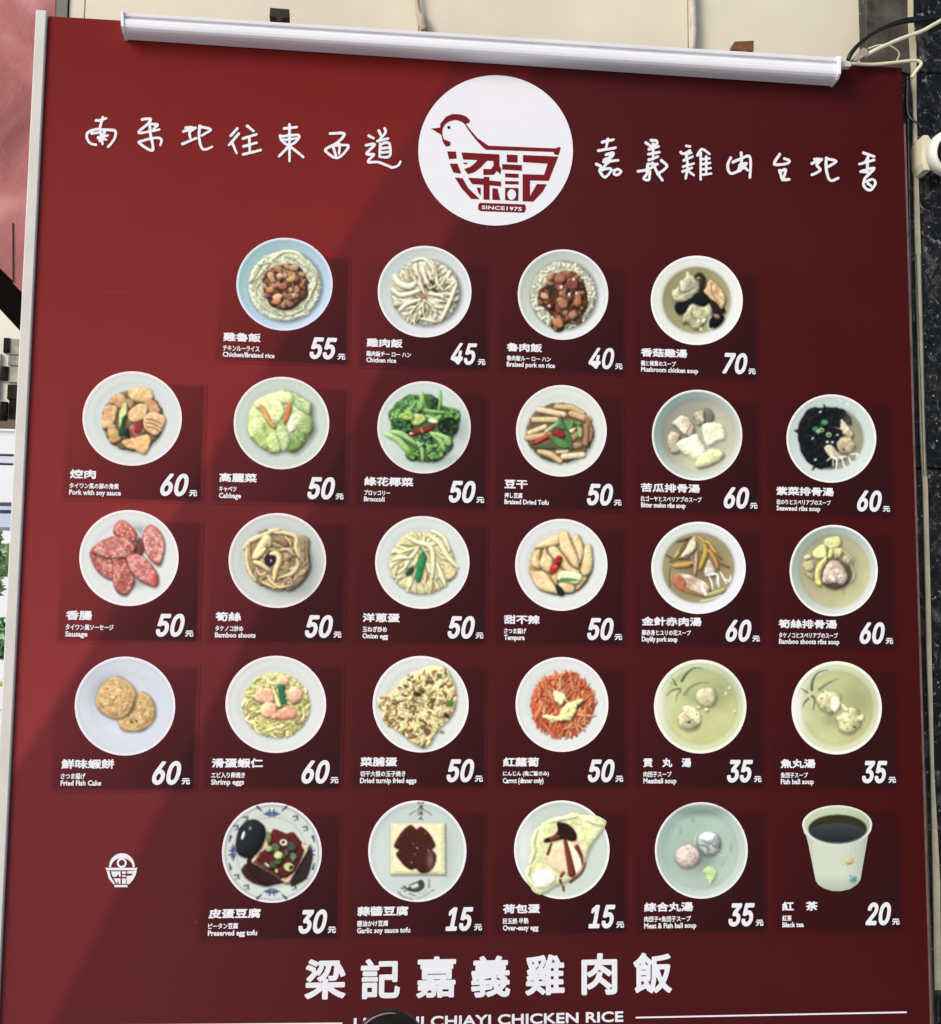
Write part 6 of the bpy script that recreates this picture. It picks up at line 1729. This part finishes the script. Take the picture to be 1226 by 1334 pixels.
bar = empty('barrier', (at(-100, 900, -4.5)[0], 4.5, 0), 'low white barrier among the shrubs left of the board', 'barrier')
rect(-300, 893, 20, 925, -4.5, 0.05, MAT_WHT, 'rail', bar)
for u_ in (-180, -90, 0): rect(u_, 926, u_+8, 1060, -4.5, 0.05, MAT_WHT, 'post', bar)
tb = empty('storage_box', (at(-60, 1000, -4.0)[0], 4.2, 0), 'violet blue box left of the board near the bottom', 'box')
rect(-160, 975, 6, 1030, -4.0, 0.4, plain("violet blue plastic", (110, 104, 176), 0.5, 0.4), 'box_body', tb)
rect(-165, 968, 8, 974.5, -3.98, 0.44, plain("violet blue lid", (126, 120, 190), 0.5, 0.4), 'lid', tb)
bk = empty('house_wall', (at(-100, 700, -9)[0], 9, 0), 'bright white wall far behind the shrubs on the left', 'wall')
rect(-1400, 300, 300, 1100, -9, 0.2, MAT_WHT, 'wall_face', bk)
rect(-1400, 290, 300, 299, -8.98, 0.24, MAT_BLU, 'coping', bk)

# ------------------------------------------------------------------ dark rounded top at the foot of the picture
dd = 0.18
kc = Vector(at(508, 1366, dd))
rk = (Vector(at(556, 1366, dd))-kc).length
dome = empty('dark_dome', (kc.x, kc.y, 0.0), 'black rounded top with a thin tan edge poking up over the english title line', 'dome')
pr = [(rk*math.cos(a), rk*1.0*math.sin(a)) for a in np.linspace(0.0, math.pi/2-0.02, 16)]
v, f = lathe((kc.x, kc.y, kc.z), [(rk*0.96, -kc.z+0.001), (rk, -0.02)]+pr, (0, 0, 1), 40)
link('dome_shell', mesh(v, f, True), plain("black matt shell", (14, 12, 13), 0.5, 0.35), dome)
arcp = []
for a in np.linspace(math.radians(168), math.radians(82), 9):
    arcp.append((kc.x+math.cos(a)*rk*1.0, kc.y-0.012, kc.z+math.sin(a)*rk*1.0))
v, f = tube(arcp, [0.0006, 0.0012, 0.0014, 0.0014, 0.0014, 0.0013, 0.0012, 0.001, 0.0005], 8)
link('tan_edge', mesh(v, f, True), plain("tan piping", (150, 112, 100), 0.5, 0.4), dome)

# ------------------------------------------------------------------ ground
s = NT("pavement")
n1 = s.noise(s.pos(), 3, 5, 0.6)
s.l(s.ramp(n1, [(0.3, L4((165, 163, 158))), (0.7, L4((190, 188, 182)))]), s.p.inputs['Base Color'])
s.set(Roughness=0.7)
me = mesh([(-80, -80, 0), (80, -80, 0), (80, 80, 0), (-80, 80, 0)], [(0, 1, 2, 3)])
o = link('ground', me, s.m); tag(o, kind='structure')
